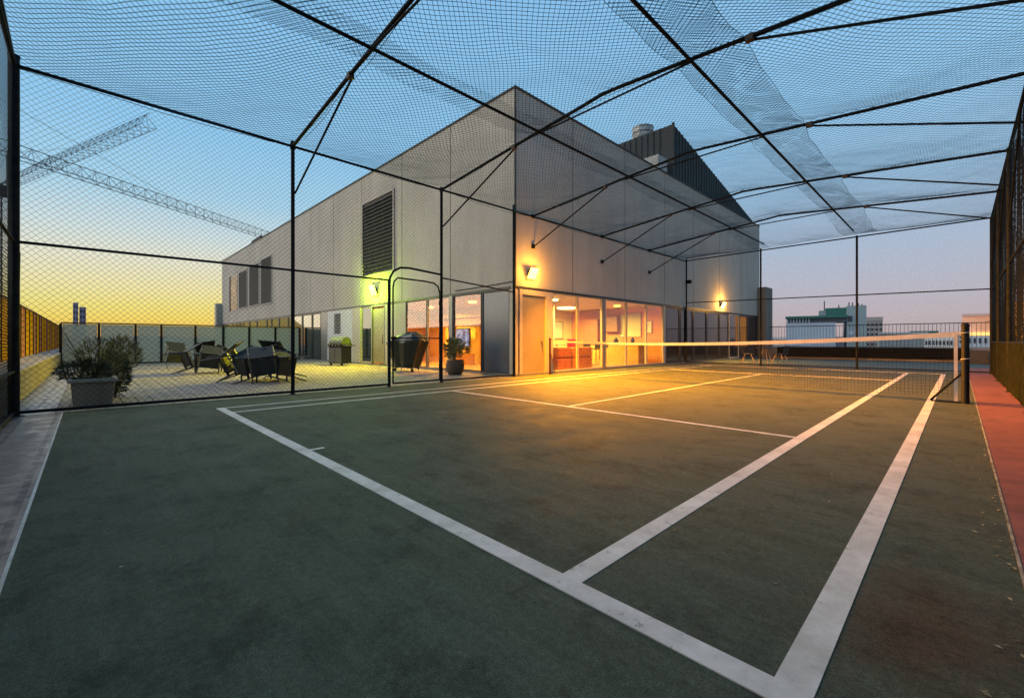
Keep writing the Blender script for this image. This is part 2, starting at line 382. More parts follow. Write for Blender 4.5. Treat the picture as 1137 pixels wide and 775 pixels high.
# ------------------------------------------------------------------ cage
def rail_z(x): return 2.90 + (x-XL)*(-.018)
def prof(x):   # gable profile of the rafters
    if x < -4.4: return 4.9 + (x-XL)*(5.38-4.9)/(-4.4-XL)
    return 5.38 + (x+4.4)*(4.97-5.38)/(XR+4.4)
def link_mesh(mb, O, U, V, L, Hh, s=.085, r=.0021):
    """diagonal chain link wires over the rectangle O + u*U + v*V"""
    O, U, V = Vector(O), Vector(U), Vector(V); N = U.cross(V).normalized()
    def P(u, v): return O + U*u + V*v + N*(.004*math.sin(u*1.3+v*2.1))
    k = -Hh
    while k < L:
        for sgn in (1, -1):
            # u - k = v  (rising) or u - k = H - v (falling)
            u0, u1 = max(k, 0), min(k+Hh, L)
            if u1-u0 < .02: continue
            n = max(1, int((u1-u0)/1.2)); pts = []
            for i in range(n+1):
                u = u0+(u1-u0)*i/n; v = (u-k) if sgn > 0 else (Hh-(u-k))
                jit = noise.noise(Vector((u*1.1, v*1.1, sgn*3+k*.01)))*.006
                pts.append(P(u, max(0, min(Hh, v))) + V*jit)
            mb.tube(pts, r, 3, False)
        k += s
def clamp(mb, p, r=.05, h=.06): mb.lathe((p[0],p[1],p[2]-h), [(r*.8,0),(r,.012),(r,2*h-.012),(r*.8,2*h)], 10)

# left fence
lf = thing('chain_link_fence', 'tall dark chain link fence with a gate, running between the court and the terrace', 'fence', (XL,Y0,0), group='chain link fences caging the court')
def rel(root):
    class Q(MB):
        def build(s, name, m, parent=None, **k):
            o = MB.build(s, name, m, parent if parent is not None else root, **k)
            if parent is None: o.matrix_parent_inverse = Matrix.Translation(-Vector(root.location))
            return o
    return Q
def place(o, root): o.matrix_parent_inverse = Matrix.Translation(-Vector(root.location)); return o
Q = rel(lf)
def post(Qc, x, y, h, r, name='post'):
    m = Qc(); m.tube([(x,y,-.01),(x,y,h)], r, 12); m.lathe((x,y,h), [(r*1.15,0),(r*1.1,.02),(r*.4,.035)], 12)
    m.lathe((x,y,-.008), [(r*1.9,0),(r*1.9,.012),(r*1.1,.02)], 12)
    return m.build(name, M['pole'])
post(Q, XL, Y0, 5.02, .058); post(Q, XL, 2.89, 4.98, .036); post(Q, XL, 6.42, 4.94, .036); post(Q, XL, 9.0, 5.05, .045)
post(Q, XL, 4.97, 2.44, .034)
Q().tube([(XL,Y0,4.9),(XL,Y1,4.9)], .028, 8).build('top_rail', M['pole'])
Q().tube([(XL,Y0,2.44),(XL,4.97,2.46)], .021, 8).build('middle_rail', M['pole'])
Q().tube([(XL,6.42,2.66),(XL,9.0,2.50)], .019, 8).build('middle_rail', M['pole'])
Q().tube([(XL,Y0,.05),(XL,4.97,.05)], .024, 8).build('bottom_rail', M['pole'])
Q().tube([(XL,6.42,.05),(XL,9.0,.05)], .024, 8).build('bottom_rail', M['pole'])
# outer gate frame: rises from the short post and curves to the tall post
pts = [(XL,4.97,2.30),(XL,4.99,2.52),(XL,5.08,2.68),(XL,5.25,2.78),(XL,5.5,2.80),(XL,6.42,2.74)]
Q().tube(pts, .026, 8).build('gate_arch', M['pole'])
Q().tube([(XL+.0,Y0,4.44-.02),(XL,Y0,4.45)], .06, 8).build('clamp', M['pole'])
for y in (Y0, 2.89, 6.42):
    m = Q(); clamp(m, (XL,y,4.9), .052); m.build('clamp', M['rust'] if y > 5 else M['pole'])
for a, b_ in ((Y0,2.89),(2.89,4.97)):
    m = Q(); link_mesh(m, (XL+.01,a,.05), (0,1,0), (0,0,1), b_-a, 4.85 if b_ < 4 else 4.85); m.build('chain_link_panel', M['wire'])
m = Q(); link_mesh(m, (XL+.01,4.97,2.8), (0,1,0), (0,0,1), 1.45, 2.1); m.build('chain_link_panel', M['wire'])
m = Q(); link_mesh(m, (XL+.01,6.42,.05), (0,1,0), (0,0,1), 2.58, 4.85); m.build('chain_link_panel', M['wire'])
# gate leaf
gate = Q(); gf = [(XL+.03,5.05,.07),(XL+.03,5.05,2.30),(XL+.03,5.08,2.44),(XL+.03,5.17,2.53),(XL+.03,5.9,2.52),(XL+.03,6.18,2.50),(XL+.03,6.30,2.42),(XL+.03,6.35,2.25),(XL+.03,6.35,.07)]
gate.tube(gf, .02, 8); gate.tube([gf[0], gf[-1]], .02, 8); gate.tube([(XL+.03,5.05,1.12),(XL+.03,6.35,1.12)], .014, 8)
go = gate.build('gate', M['pole'])
m = MB(); link_mesh(m, (XL+.03,5.06,.08), (0,1,0), (0,0,1), 1.28, 2.40, r=.0021); o = m.build('chain_link_panel', M['wire'], go)
m = MB(); m.box(XL+.045,5.0,1.08,XL+.08,5.12,1.16); m.tube([(XL+.09,5.02,1.12),(XL+.09,4.88,1.12)], .012, 8); m.build('latch', M['pole'], go)
for z in (.4, 2.0):
    m = MB(); m.tube([(XL+.02,6.36,z-.05),(XL+.02,6.36,z+.05)], .03, 8); m.build('hinge', M['pole'], go)

# far fence
ff = thing('chain_link_fence', 'tall chain link fence closing the far end of the court in front of the skyline', 'fence', (XL,Y1,0), group='chain link fences caging the court')
Q = rel(ff)
for x, r in ((XL,.045),(-5.98,.036),(-2.7,.036)): post(Q, x, Y1, 4.98, r)
Q().tube([(XL,Y1,4.92),(XR,Y1,4.99)], .026, 8).build('top_rail', M['pole'])
Q().tube([(XL,Y1,rail_z(XL)),(XR,Y1,rail_z(XR))], .021, 8).build('middle_rail', M['pole'])
Q().tube([(XL,Y1,.05),(XR,Y1,.05)], .022, 8).build('bottom_rail', M['pole'])
for a, b_ in ((XL,-5.98),(-5.98,-2.7),(-2.7,XR)):
    m = Q(); link_mesh(m, (a,Y1+.01,.05), (1,0,0), (0,0,1), b_-a, 4.9, r=.0014); m.build('chain_link_panel', M['wire'])
m = Q(); m.box(XL-.09,Y1-.06,3.82,XL+.24,Y1+.09,3.98); m.build('floodlight_bracket', M['pole'])

# right fence with shade cloth
rf = thing('chain_link_fence', 'dark chain link fence hung with shade cloth beside the red path', 'fence', (XR,Y0,0), group='chain link fences caging the court')
Q = rel(rf)
FR = (2.89, 6.42, 9.8, 13.5, 17.0)
for y in (Y0,)+FR+(Y1,): post(Q, XR, y, 5.0, .04)
Q().tube([(XR,Y0,4.96),(XR,Y1,4.98)], .028, 8).build('top_rail', M['pole'])
Q().tube([(XR,Y0,2.66),(XR,Y1,2.66)], .022, 8).build('middle_rail', M['pole'])
Q().tube([(XR,Y0,1.02),(XR,Y1,1.02)], .022, 8).build('middle_rail', M['pole'])
Q().tube([(XR,Y0,.05),(XR,Y1,.05)], .022, 8).build('bottom_rail', M['pole'])
ys = (Y0,)+FR+(Y1,)
for a, b_ in zip(ys[:-1], ys[1:]):
    m = Q(); link_mesh(m, (XR+.01,a,.05), (0,1,0), (0,0,1), b_-a, 4.9, s=.10, r=.0018); m.build('chain_link_panel', M['wire'])
    Q().tube([(XR,b_-.0,3.4),(XR,max(a,b_-2.4),4.93)], .016, 8).build('diagonal_brace', M['pole'])
M['shade'] = mat('black_shade_cloth', (.012,.014,.013), 1, 0, .4, 6, spec=0)
m = Q(); n = 150; z0s, z1s = .06, 1.02
for i in range(n):
    ya, yb = Y0+(Y1-Y0)*i/n, Y0+(Y1-Y0)*(i+1)/n
    f = lambda y, z: XR-.02-.025*abs(math.sin(y*4.3))*(1-z) - .01*math.sin(y*11)
    for j in range(5):
        za, zb = z0s+(z1s-z0s)*j/5, z0s+(z1s-z0s)*(j+1)/5
        m.quad((f(ya,za),ya,za),(f(yb,za),yb,za),(f(yb,zb),yb,zb),(f(ya,zb),ya,zb))
m.build('shade_cloth', M['shade'])
# loose bird netting hanging in folds down the outside of this fence
m = Q(); rnd = random.Random(5)
for k in range(560):
    y = Y0+(Y1-Y0)*(k+rnd.random())/560; dens = .5+.5*noise.noise(Vector((y*1.7,0,5)))
    pts = []
    for j in range(15):
        z = 4.95-4.9*j/14; sw = .03*noise.noise(Vector((y*3, z*.9, 2)))
        pts.append((XR+.04+sw, y+.10*noise.noise(Vector((y*.8, z*.6, 8)))+.05*noise.noise(Vector((y*6, z*2.5, 1))), z))
    m.tube(pts, .0024+.007*max(0,dens-.4), 3, False)
for k in range(70):
    z = .1+4.85*k/70; pts = [(XR+.04+.03*noise.noise(Vector((y*3, z*.9, 2))), y, z+.05*noise.noise(Vector((y*1.4, z*3, 6)))) for y in [Y0+i*.25 for i in range(86)] if y < Y1]
    m.tube(pts, .0022, 3, False)
m.build('hanging_netting', M['wire'])

# back fence
bf = thing('chain_link_fence', 'chain link fence behind the near baseline, standing along the parapet', 'fence', (XL,Y0,0), group='chain link fences caging the court')
Q = rel(bf)
for x in (-5.98, -2.7, XR-.1): post(Q, x, Y0, 4.98, .036)
Q().tube([(XL,Y0,4.92),(XR,Y0,4.95)], .028, 8).build('top_rail', M['pole'])
Q().tube([(XL,Y0,2.44),(XR,Y0,2.44)], .021, 8).build('middle_rail', M['pole'])
Q().tube([(XL,Y0,.62),(XR,Y0,.62)], .021, 8).build('middle_rail', M['pole'])
Q().tube([(XL,Y0,.05),(XR,Y0,.05)], .024, 8).build('bottom_rail', M['pole'])
for a, b_ in ((XL,-5.98),(-5.98,-2.7),(-2.7,XR)):
    m = Q(); link_mesh(m, (a,Y0-.01,.05), (1,0,0), (0,0,1), b_-a, 4.85); m.build('chain_link_panel', M['wire'])
m = Q()
for k in range(3): m.tube([(XL+.0,Y0+.03*k,2.3),(XL-.03,Y0+.05,1.6+.02*k),(XL+.05,Y0-.05,.9)], .004, 5)
m.build('loose_cord', M['wire'])

# roof frame
rfm = thing('roof_frame', 'dark steel rafters and purlins spanning over the court', 'frame', (XL,Y0,4.9))
Q = rel(rfm)
frames = (Y0,)+FR
for y in frames:
    pts = [(XL,y,4.9),(-6.6,y,prof(-6.6)),(-4.75,y,5.33),(-4.4,y,5.37),(-4.0,y,5.35),(-2.0,y,prof(-2.0)),(XR,y,4.97)]
    Q().tube(pts, .031, 8).build('rafter', M['pole'])
    Q().tube([(-6.0,y-.03,prof(-6.0)-.05),(-2.8,y-.03,prof(-2.8)-.06)], .017, 8).build('collar_tie', M['pole'])
    if y > 0:
        Q().tube([(-6.6,y+.03,prof(-6.6)-.03),(XL+.03,y+.03,3.97)], .019, 8).build('knee_brace', M['pole'])
        Q().tube([(-2.0,y+.03,prof(-2.0)-.03),(XR-.03,y+.03,4.26)], .019, 8).build('knee_brace', M['pole'])
        for x in (-6.6, -2.0):
            m = Q(); m.obox((x,y,prof(x)-.02), (1,0,0),(0,1,0),(0,0,1), .05,.042,.042); m.build('clamp', M['rust'])
        if y > 9:
            m = Q(); m.obox((XL+.03,y,3.97), (1,0,0),(0,1,0),(0,0,1), .025,.06,.06); m.build('wall_plate', M['pole'])
            m = Q(); m.obox((XL+.03,y,4.9), (1,0,0),(0,1,0),(0,0,1), .03,.06,.05); m.build('wall_plate', M['pole'])
for x, z in ((-5.85,prof(-5.85)-.03),(-2.8,prof(-2.8)-.03)):
    Q().tube([(x,Y0,z),(x,Y1,z-.02)], .026, 8).build('purlin', M['pole'])

# roof netting: square mesh hung on the diagonal, sagging between the frames
def net_z(x, y, lift=.0):
    fr = (Y0,)+FR+(Y1,)
    for a, b_ in zip(fr[:-1], fr[1:]):
        if y <= b_ or b_ == Y1: break
    t = min(1, max(0, (y-a)/(b_-a)))
    u = 1 if x < -5.85 else 0
    seg = ((XL,-5.85),(-5.85,-2.8),(-2.8,XR)); 
    for p, q in seg:
        if x <= q or q == XR: break
    s_ = min(1, max(0, (x-p)/(q-p)))
    sag = .19*(math.sin(math.pi*t)**.7)*(.30+.7*math.sin(math.pi*s_))
    endk = min(1, (Y1-y)/1.2)
    z = prof(x)*1.0
    if y > 17: z = z + (4.97-z)*max(0, (y-17)/3.6)*.9
    return z + .045 - sag + .06*noise.noise(Vector((x*.7, y*.7, 3))) + .018*noise.noise(Vector((x*2.6, y*2.6, 9))) + lift
def net_layer(name, xa, xb, ya, yb, s, r, root, lift=0, phase=0.0, seg=.22, edge=False, shear=0.0):
    mb = MB(); d = s*math.sqrt(2); wid, hei = xb-xa, yb-ya
    for sg in (1, -1):
        k = -hei + phase
        while k < wid:
            t0, t1 = max(0, -k), min(hei, wid-k)
            if t1-t0 > .04:
                n = max(1, int((t1-t0)/seg)); pts = []
                for i in range(n+1):
                    t = t0+(t1-t0)*i/n; x = xa+k+t; y = (ya+t) if sg > 0 else (yb-t)
                    wx = .06*noise.noise(Vector((x*.9, y*.9, 20+lift*50))) + shear*math.sin(y*3.1)
                    wy = .06*noise.noise(Vector((x*.9, y*.9, 40+lift*50)))
                    e_ = .07*noise.noise(Vector((y*1.1, xa, 4))) if lift else 0
                    pts.append((min(xb+e_,max(xa+e_,x+wx)), y+wy, net_z(x, y, lift)))
                mb.tube(pts, lambda p: r*(1-.52*max(0, min(1, (p.y-1)/16))), 3, False)
            k += d
    return mb.build(name, M['twine'], root)
nroot = thing('roof_netting', 'fine dark bird netting draped over the steel roof frame', 'netting')
net_layer('net_sheet', XL, XR, Y0, Y1, .064, .0041, nroot)
net_layer('net_overlap', -3.10, -2.10, Y0, Y1, .060, .0036, nroot, lift=.03, phase=.03, shear=.01)
net_layer('net_overlap', -6.25, -5.62, Y0, Y1, .064, .0032, nroot, lift=.025, phase=.02, shear=.01)
mb = MB()
for x in (-3.10, -2.10):
    mb.tube([(x+.07*noise.noise(Vector((y*1.1,-3.10,4))), y, net_z(x,y,.03)) for y in [Y0+i*.4 for i in range(54)] if y < Y1], .004, 4)
mb.build('hem_cord', M['twine'], nroot)
mb = MB()
for x in (XL, XR):
    mb.tube([(x, y, net_z(x,y,-.05)+.0) for y in [Y0+i*.4 for i in range(54)] if y < Y1], .005, 4)
for y in frames[1:]:   # bunched folds beside the rafters
    for q in range(2):
        mb.tube([(x, y+.05+.06*q+.02*math.sin(x*3+q), net_z(x, y+.1, .01)+.01*q) for x in [XL+.3+i*.3 for i in range(32)] if x < XR-.2], .0045, 4)
mb.build('gathered_edge', M['twine'], nroot)

# ------------------------------------------------------------------ tennis net
tn = thing('tennis_net', 'low tennis net with white headband slung across the court', 'tennis net', (-4.4,YN,0))
Q = rel(tn)
M['redpost'] = mat('dark_red_net_post', (.045,.014,.012), .5, 0, .3, 8)
m = Q(); m.tube([(.07,YN,-.01),(.07,YN,1.30)], .05, 16); m.lathe((.07,YN,1.30), [(.055,0),(.055,.03),(.035,.05),(.015,.052)], 14); m.build('net_post', M['black'], bevel=0)
m = Q(); m.tube([(-9.06,YN-.1,-.01),(-9.06,YN-.1,1.12)], .036, 14); m.lathe((-9.06,YN-.1,1.12), [(.04,0),(.04,.02),(.02,.035)], 12); m.build('net_post', M['redpost'])
def band_z(x):
    t = (x+9.0)/9.0; return 1.21*t**2.2 + 1.06*(1-t)**2.2 + .92*(1-t**2.2-(1-t)**2.2) if 0 < t < 1 else (1.21 if t >= 1 else 1.06)
m = Q(); n = 60
for i in range(n):
    xa, xb = -9.02+9.04*i/n, -9.02+9.04*(i+1)/n
    za, zb = band_z(xa), band_z(xb); wv = .006*math.sin(i*1.7)
    for sgn in (1,-1):
        m.quad((xa,YN+.008*sgn,za-.05-.035*i/n+wv*.4),(xb,YN+.008*sgn,zb-.05-.035*(i+1)/n),(xb,YN+.004*sgn,zb),(xa,YN+.004*sgn,za))
    m.quad((xa,YN-.004,za),(xb,YN-.004,zb),(xb,YN+.004,zb),(xa,YN+.004,za))
M['band'] = mat('white_net_headband', (.48,.42,.38), .8, 0, .15, 6)
m.build('headband', M['band'])
m = Q(); s_ = .055; x = -9.0
while x < -.06:
    m.tube([(x,YN,.10),(x+.01,YN,band_z(x)-.08)], .0018, 3, False); x += s_
z = .10
while z < 1.14:
    pts = [(xx, YN, .10+(band_z(xx)-.18)*(z-.10)/1.04) for xx in [-9.0+.3*i for i in range(31)]]
    m.tube(pts, .0018, 3, False); z += s_
m.build('net_mesh', M['black'])
m = Q(); m.box(-.065,YN-.015,.03,-.02,YN+.015,1.16); m.build('end_tape', M['band'])
m = Q(); m.tube([(.06,YN,.55),(-.35,YN-.02,.03)], .018, 8); m.tube([(-.35,YN-.02,.02),(.07,YN-.02,.02)], .012, 8); m.build('post_brace', M['pole'])
m = Q(); m.tube([(-9.06,YN-.1,.8),(-8.82,YN-.12,.03)], .012, 8); m.build('post_brace', M['redpost'])
m = Q()
for zc in (1.16, .72):
    m = Q(); m.tube([(.07+.056*math.cos(a*.6), YN+.056*math.sin(a*.6), zc+.004*a) for a in range(12)], .006, 5); m.build('tie_rope', M['white'])
m = Q(); m.tube([(-9.06,YN-.1,1.08),(-8.6,YN-.05,1.10),(-7.9,YN-.02,1.02),(-7.0,YN-.01,.98)], .006, 5); m.build('net_cable', M['black'])

# ------------------------------------------------------------------ main building
BX0, BX1, BY0, BY1, BZ, BT = -49.0, -9.25, 9.05, 31.6, 2.70, 8.57
bl = thing('rooftop_building', 'large pale concrete panelled building with glazed ground floor beside the court', 'building')
MB().box(BX0+.03,BY0+.03,BZ,BX1-.03,BY1-.03,BT-.03).build('wall_core', M['joint'], bl)
# concrete panels of the two visible faces
m = MB(); x = -9.25; cuts = [-9.25,-12.5,-15.8,-19.45,-22.7,-25.9,-29.1,-32.6,-36.2,-39.6,-43.2,-46.2,-49.0]
for a, b_ in zip(cuts[1:], cuts[:-1]): m.box(a+.02,BY0,BZ,b_-(.02 if b_ < -9.3 else 0),BY0+.03,BT-.002)
m.build('left_panels', M['wall'], bl)
m = MB(); cy = [BY0+.031,11.8,15.1,18.4,21.45,24.8,28.2,31.6]
for a, b_ in zip(cy[:-1], cy[1:]): m.box(BX1-.03,a+(.02 if a > 9.2 else 0),BZ,BX1,b_-.02,BT-.002)
m.build('right_panels', M['wall'], bl)
m = MB(); m.box(BX0-.02,BY0-.03,BT,BX1+.03,BY0+.35,BT+.06); m.box(BX1-.35,BY0+.35,BT,BX1+.03,BY1,BT+.06); m.build('parapet_coping', M['joint'], bl)
m = MB(); m.box(BX0,BY1-.35,0,BX1,BY1-.05,BZ); m.box(BX0+.02,BY0+.5,0,BX0+.3,BY1,BZ)
m.build('rear_wall', M['wall'], bl)
m = MB(); m.box(BX0,BY0-.015,BZ-.08,BX1-.2,BY0+.12,BZ-.003); m.box(BX1-.12,BY0+.0,BZ-.08,BX1+.015,BY1,BZ-.003); m.build('head_rail', M['aludark'], bl)
m = MB(); m.box(BX0,BY0-.02,-.01,BX1,BY0+.12,.06); m.box(BX1-.12,BY0+.12,-.01,BX1+.02,BY1,.06); m.build('sill', M['alu'], bl)

XF, YF = x_on_left_face, y_on_right_face
def lpane(p0, p1, material, name='window_pane', z0=.06, z1=BZ-.08, fr=M['alu'], fw=.035):
    a, b_ = sorted((XF(p0), XF(p1)))
    f = MB(); f.box(a,BY0+.005,z0,a+fw,BY0+.07,z1); f.box(b_-fw,BY0+.005,z0,b_,BY0+.07,z1)
    f.box(a+fw,BY0+.008,z0,b_-fw,BY0+.068,z0+fw); f.box(a+fw,BY0+.008,z1-fw,b_-fw,BY0+.068,z1)
    fo = f.build('window', fr, bl)
    MB().box(a+fw,BY0+.035,z0+fw,b_-fw,BY0+.041,z1-fw).build('pane', material, fo)
def rpane(p0, p1, material, z0=.06, z1=BZ-.08, fr=M['creamframe'], fw=.04):
    a, b_ = sorted((YF(p0), YF(p1)))
    f = MB(); f.box(BX1-.07,a,z0,BX1-.005,a+fw,z1); f.box(BX1-.07,b_-fw,z0,BX1-.005,b_,z1)
    f.box(BX1-.068,a+fw,z0,BX1-.008,b_-fw,z0+fw); f.box(BX1-.068,a+fw,z1-fw,BX1-.008,b_-fw,z1)
    fo = f.build('window', fr, bl)
    MB().box(BX1-.041,a+fw,z0+fw,BX1-.035,b_-fw,z1-fw).build('pane', material, fo)
def lsolid(p0, p1, material, name, z0=.06, z1=BZ-.08, y=BY0, t=.12):
    a, b_ = sorted((XF(p0), XF(p1))); return MB().box(a,y,z0,b_,y+t,z1).build(name, material, bl)
# left face, from the corner outwards
MB().box(-9.5,BY0-.0,.0,-9.252,BY0+.12,BZ-.003).build('corner_column', M['creamframe'], bl)
lpane(535, 565.5, M['bluepanel'], fr=M['aludark'])
lpane(503, 534.3, M['clear'], fr=M['aludark'])
lsolid(499, 502.6, M['alu'], 'column', t=.16, y=BY0-.02)
lpane(474, 498.6, M['clear'], fr=M['alu'])
lpane(450.5, 473.5, M['clear'], fr=M['aludark'])
lsolid(430.5, 450.2, M['wall'], 'pier')
dx0, dx1 = XF(413.3), XF(427)
d = MB().box(dx0+.03,BY0+.03,.10,dx1-.03,BY0+.08,2.50).build('door', M['door'], bl)
h_ = MB(); h_.tube([(dx1-.15,BY0-.02,.95),(dx1-.15,BY0-.02,1.35)], .014, 8); h_.build('handle', M['alu'], d)
m = MB(); m.box(dx0-.04,BY0-.02,.0,dx0+.02,BY0+.1,2.56); m.box(dx1-.02,BY0-.02,0,dx1+.05,BY0+.1,2.56); m.box(dx0-.04,BY0-.02,2.561,dx1+.05,BY0+.1,2.64); m.build('door_frame', M['alu'], bl)
lsolid(427.5, 430.3, M['creamframe'], 'trim', y=BY0-.01)
lpane(401, 412.6, M['mirror'], fr=M['creamframe'], fw=.06)
lsolid(392, 400.7, M['creamframe'], 'pier', y=BY0-.03, t=.15)
lsolid(363.5, 391.8, M['white'], 'rendered_wall')
m = MB()
for k in range(12): m.box(XF(371.5),BY0-.03,1.45+k*.085,XF(378),BY0-.002,1.50+k*.085)
m.build('vent_grille', M['louvre'], bl)
lsolid(356.5, 363.2, M['alu'], 'pier')
mull = [356.2, 346.2, 335.3, 319.5, 309.4, 301, 295.8, 284.8, 276.7, 266, 258, 252, 247.5]
for a, b_ in zip(mull[:-1], mull[1:]): lpane(b_+.15, a-.15, M['mirror'], fr=M['aludark'], fw=.07)
# right face
dy0, dy1 = 9.30, YF(606)
d = MB().box(BX1-.08,dy0+.04,.06,BX1-.03,dy1-.02,2.45).build('door', M['door'], bl)
h_ = MB(); h_.tube([(BX1+.03,dy1-.18,.95),(BX1+.03,dy1-.18,1.15)], .014, 8); h_.box(BX1-.03,dy1-.2,1.03,BX1+.03,dy1-.16,1.07); h_.build('handle', M['alu'], d)
m = MB(); m.box(BX1-.1,dy0-.08,.06,BX1+.02,dy0+.035,2.615); m.box(BX1-.1,dy1-.015,.06,BX1+.02,YF(613),2.615); m.box(BX1-.1,dy0+.036,2.46,BX1+.02,dy1-.016,2.615); m.build('door_frame', M['creamframe'], bl)
rpane(613.3, 641.6, M['clear']); rpane(642, 669, M['clear'])
MB().box(BX1-.12,YF(669.3),.06,BX1+.01,YF(672),BZ-.08).build('column', M['alu'], bl)
rpane(672.3, 695.6, M['clear']); rpane(696, 717.8, M['clear']); rpane(718.2, 736.6, M['clear'])
MB().box(BX1-.12,YF(736.8),.06,BX1+.01,YF(739),BZ-.08).build('column', M['creamframe'], bl)
rm = [739.2, 755.5, 770, 785, 799, 809.5, 821, 830.5, 841.5]
for i, (a, b_) in enumerate(zip(rm[:-1], rm[1:])): rpane(a+.15, b_-.15, M['mirror'], fr=M['creamframe'] if i == 5 else M['aludark'], fw=.08)
# louvres
def louvre(p0, p1, z0, z1, proud=.05, step=.16):
    a, b_ = sorted((XF(p0), XF(p1)))
    f = MB(); f.box(a-.09,BY0-proud,z0-.09,a,BY0-.002,z1+.09); f.box(b_,BY0-proud,z0-.09,b_+.09,BY0-.002,z1+.09)
    f.box(a,BY0-proud,z0-.09,b_,BY0-.002,z0); f.box(a,BY0-proud,z1,b_,BY0-.002,z1+.09)
    fo = f.build('louvre', M['wall'], bl)
    s2 = MB(); s2.box(a,BY0-.008,z0,b_,BY0-.004,z1); s2.build('backing', M['black'], fo)
    s = MB(); z = z0+.02
    while z < z1-step*.6:
        s.obox(((a+b_)/2, BY0-.04, z+step*.35), (1,0,0), (0,.6,.8), (0,-.8,.6), (b_-a)/2-.01, step*.30, .006); z += step
    s.build('slats', M['louvre'], fo)
louvre(403.5, 437, 4.02, 7.30)
louvre(290.5, 301.8, 3.75, 6.95); louvre(277.5, 287.8, 3.8, 6.85); louvre(266, 274.6, 3.8, 6.75)
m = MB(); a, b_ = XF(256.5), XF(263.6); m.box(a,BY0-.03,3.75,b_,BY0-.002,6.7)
o = m.build('recessed_opening', mat('painted_sunlit_opening', (.45,.27,.12), .6, 0, .4, 1.0), bl)  # flat panel; its orange colour paints in the sunlit look
m = MB(); m.box(a-.35,BY0-.06,3.7,a-.0,BY0-.002,6.75); m.build('opening_reveal', M['joint'], bl)
# conduits, stains and cable on the face
m = MB(); m.box(BX1-.03,BY0-.012,BZ,BX1+.012,BY0+.03,BT-.003); m.build('corner_trim', M['joint'], bl)
m = MB(); m.tube([(-12.2,BY0-.02,2.78),(-10.5,BY0-.02,2.80),(-9.3,BY0-.02,2.83)], .012, 6); m.build('conduit', M['black'], bl)
# end fins
MB().box(-9.2,31.2,0,-8.75,32.6,4.55).build('end_fin', M['lowwall'], bl)
MB().box(-49.8,8.6,0,-49.01,9.4,4.6).build('end_fin', M['wall'], bl)
# penthouse and roof plant
pts = [(-9.62,20.0),( -9.62,31.4)]
m = MB(); v = [(-9.62,20.0,8.4),(-9.62,31.4,8.4),(-9.62,31.4,9.0),(-9.62,20.0,11.45)]
xb = -9.62 - 4.3
m.v += v + [(xb,20.0,8.4),(xb,31.4,8.4),(xb,31.4,9.0),(xb,20.0,11.45)]
m.f += [(0,1,2,3),(4,7,6,5),(0,3,7,4),(3,2,6,7),(1,5,6,2),(0,4,5,1)]
ph = m.build('penthouse', M['darkclad'], bl)
m = MB(); y = 20.3
while y < 31.2:
    zt = 11.45+(9.0-11.45)*(y-20)/11.4; m.box(-9.619,y,8.45,-9.58,y+.06,zt-.02); y += .33
x = -9.9-.45
while x > xb: m.box(x,19.96,8.45,x+.06,19.999,11.43); x -= .33
m.build('rib', M['darkclad'], ph)
m = MB(); m.box(-9.66,19.93,8.5,-9.56,20.05,11.5); m.build('corner_trim', M['joint'], ph)
c = bearing(714, 26.5); zb_ = height(160, 26.5)
m = MB(); m.lathe((c.x,c.y,zb_-1.5), [(.42,0),(.42,1.7),(.62,1.75),(.66,1.9),(.60,2.0),(.68,2.1),(.62,2.3),(.66,2.42),(.4,2.52)], 9); m.build('roof_cowl', mat('pale_cowl', (.42,.40,.37), .6, 0, .3, 2), bl, smooth=False)
m = MB(); m.box(-10.6,18.9,8.5,-9.8,19.8,9.75); m.build('roof_duct', mat('pale_duct', (.45,.42,.38), .6, 0, .2, 3), bl, bevel=.03)
x0_ = XF(276); m = MB(); m.box(x0_-1.5,9.6,8.5,x0_+1.0,11,9.3); m.build('roof_box', M['joint'], bl)
MB().box(BX0+.1,BY0+.4,BT-.2,BX1-.4,BY1-.1,BT-.028).build('roof', M['deck'], bl)
# interior rooms
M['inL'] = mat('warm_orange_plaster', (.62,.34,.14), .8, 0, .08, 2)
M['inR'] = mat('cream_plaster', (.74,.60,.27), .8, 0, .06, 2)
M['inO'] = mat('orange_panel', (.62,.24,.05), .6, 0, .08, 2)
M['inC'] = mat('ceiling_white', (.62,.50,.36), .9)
M['inF'] = mat('timber_floor', (.30,.15,.07), .5, 0, .2, 3, stretch=(1,8,1))
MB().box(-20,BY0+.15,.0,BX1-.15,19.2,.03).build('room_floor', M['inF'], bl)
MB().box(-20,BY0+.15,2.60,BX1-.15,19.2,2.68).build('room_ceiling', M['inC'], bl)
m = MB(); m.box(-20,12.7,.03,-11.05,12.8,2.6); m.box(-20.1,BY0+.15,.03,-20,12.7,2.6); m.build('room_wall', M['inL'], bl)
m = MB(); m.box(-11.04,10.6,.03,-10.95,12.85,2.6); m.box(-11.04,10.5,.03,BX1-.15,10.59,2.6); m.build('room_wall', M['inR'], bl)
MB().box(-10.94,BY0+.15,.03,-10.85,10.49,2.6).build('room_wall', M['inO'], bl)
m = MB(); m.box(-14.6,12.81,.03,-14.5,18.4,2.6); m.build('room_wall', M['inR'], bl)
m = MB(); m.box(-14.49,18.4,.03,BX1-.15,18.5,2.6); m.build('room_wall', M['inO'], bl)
MB().box(-20,19.2,.03,BX1-.1,19.3,2.6).build('room_wall', M['joint'], bl)
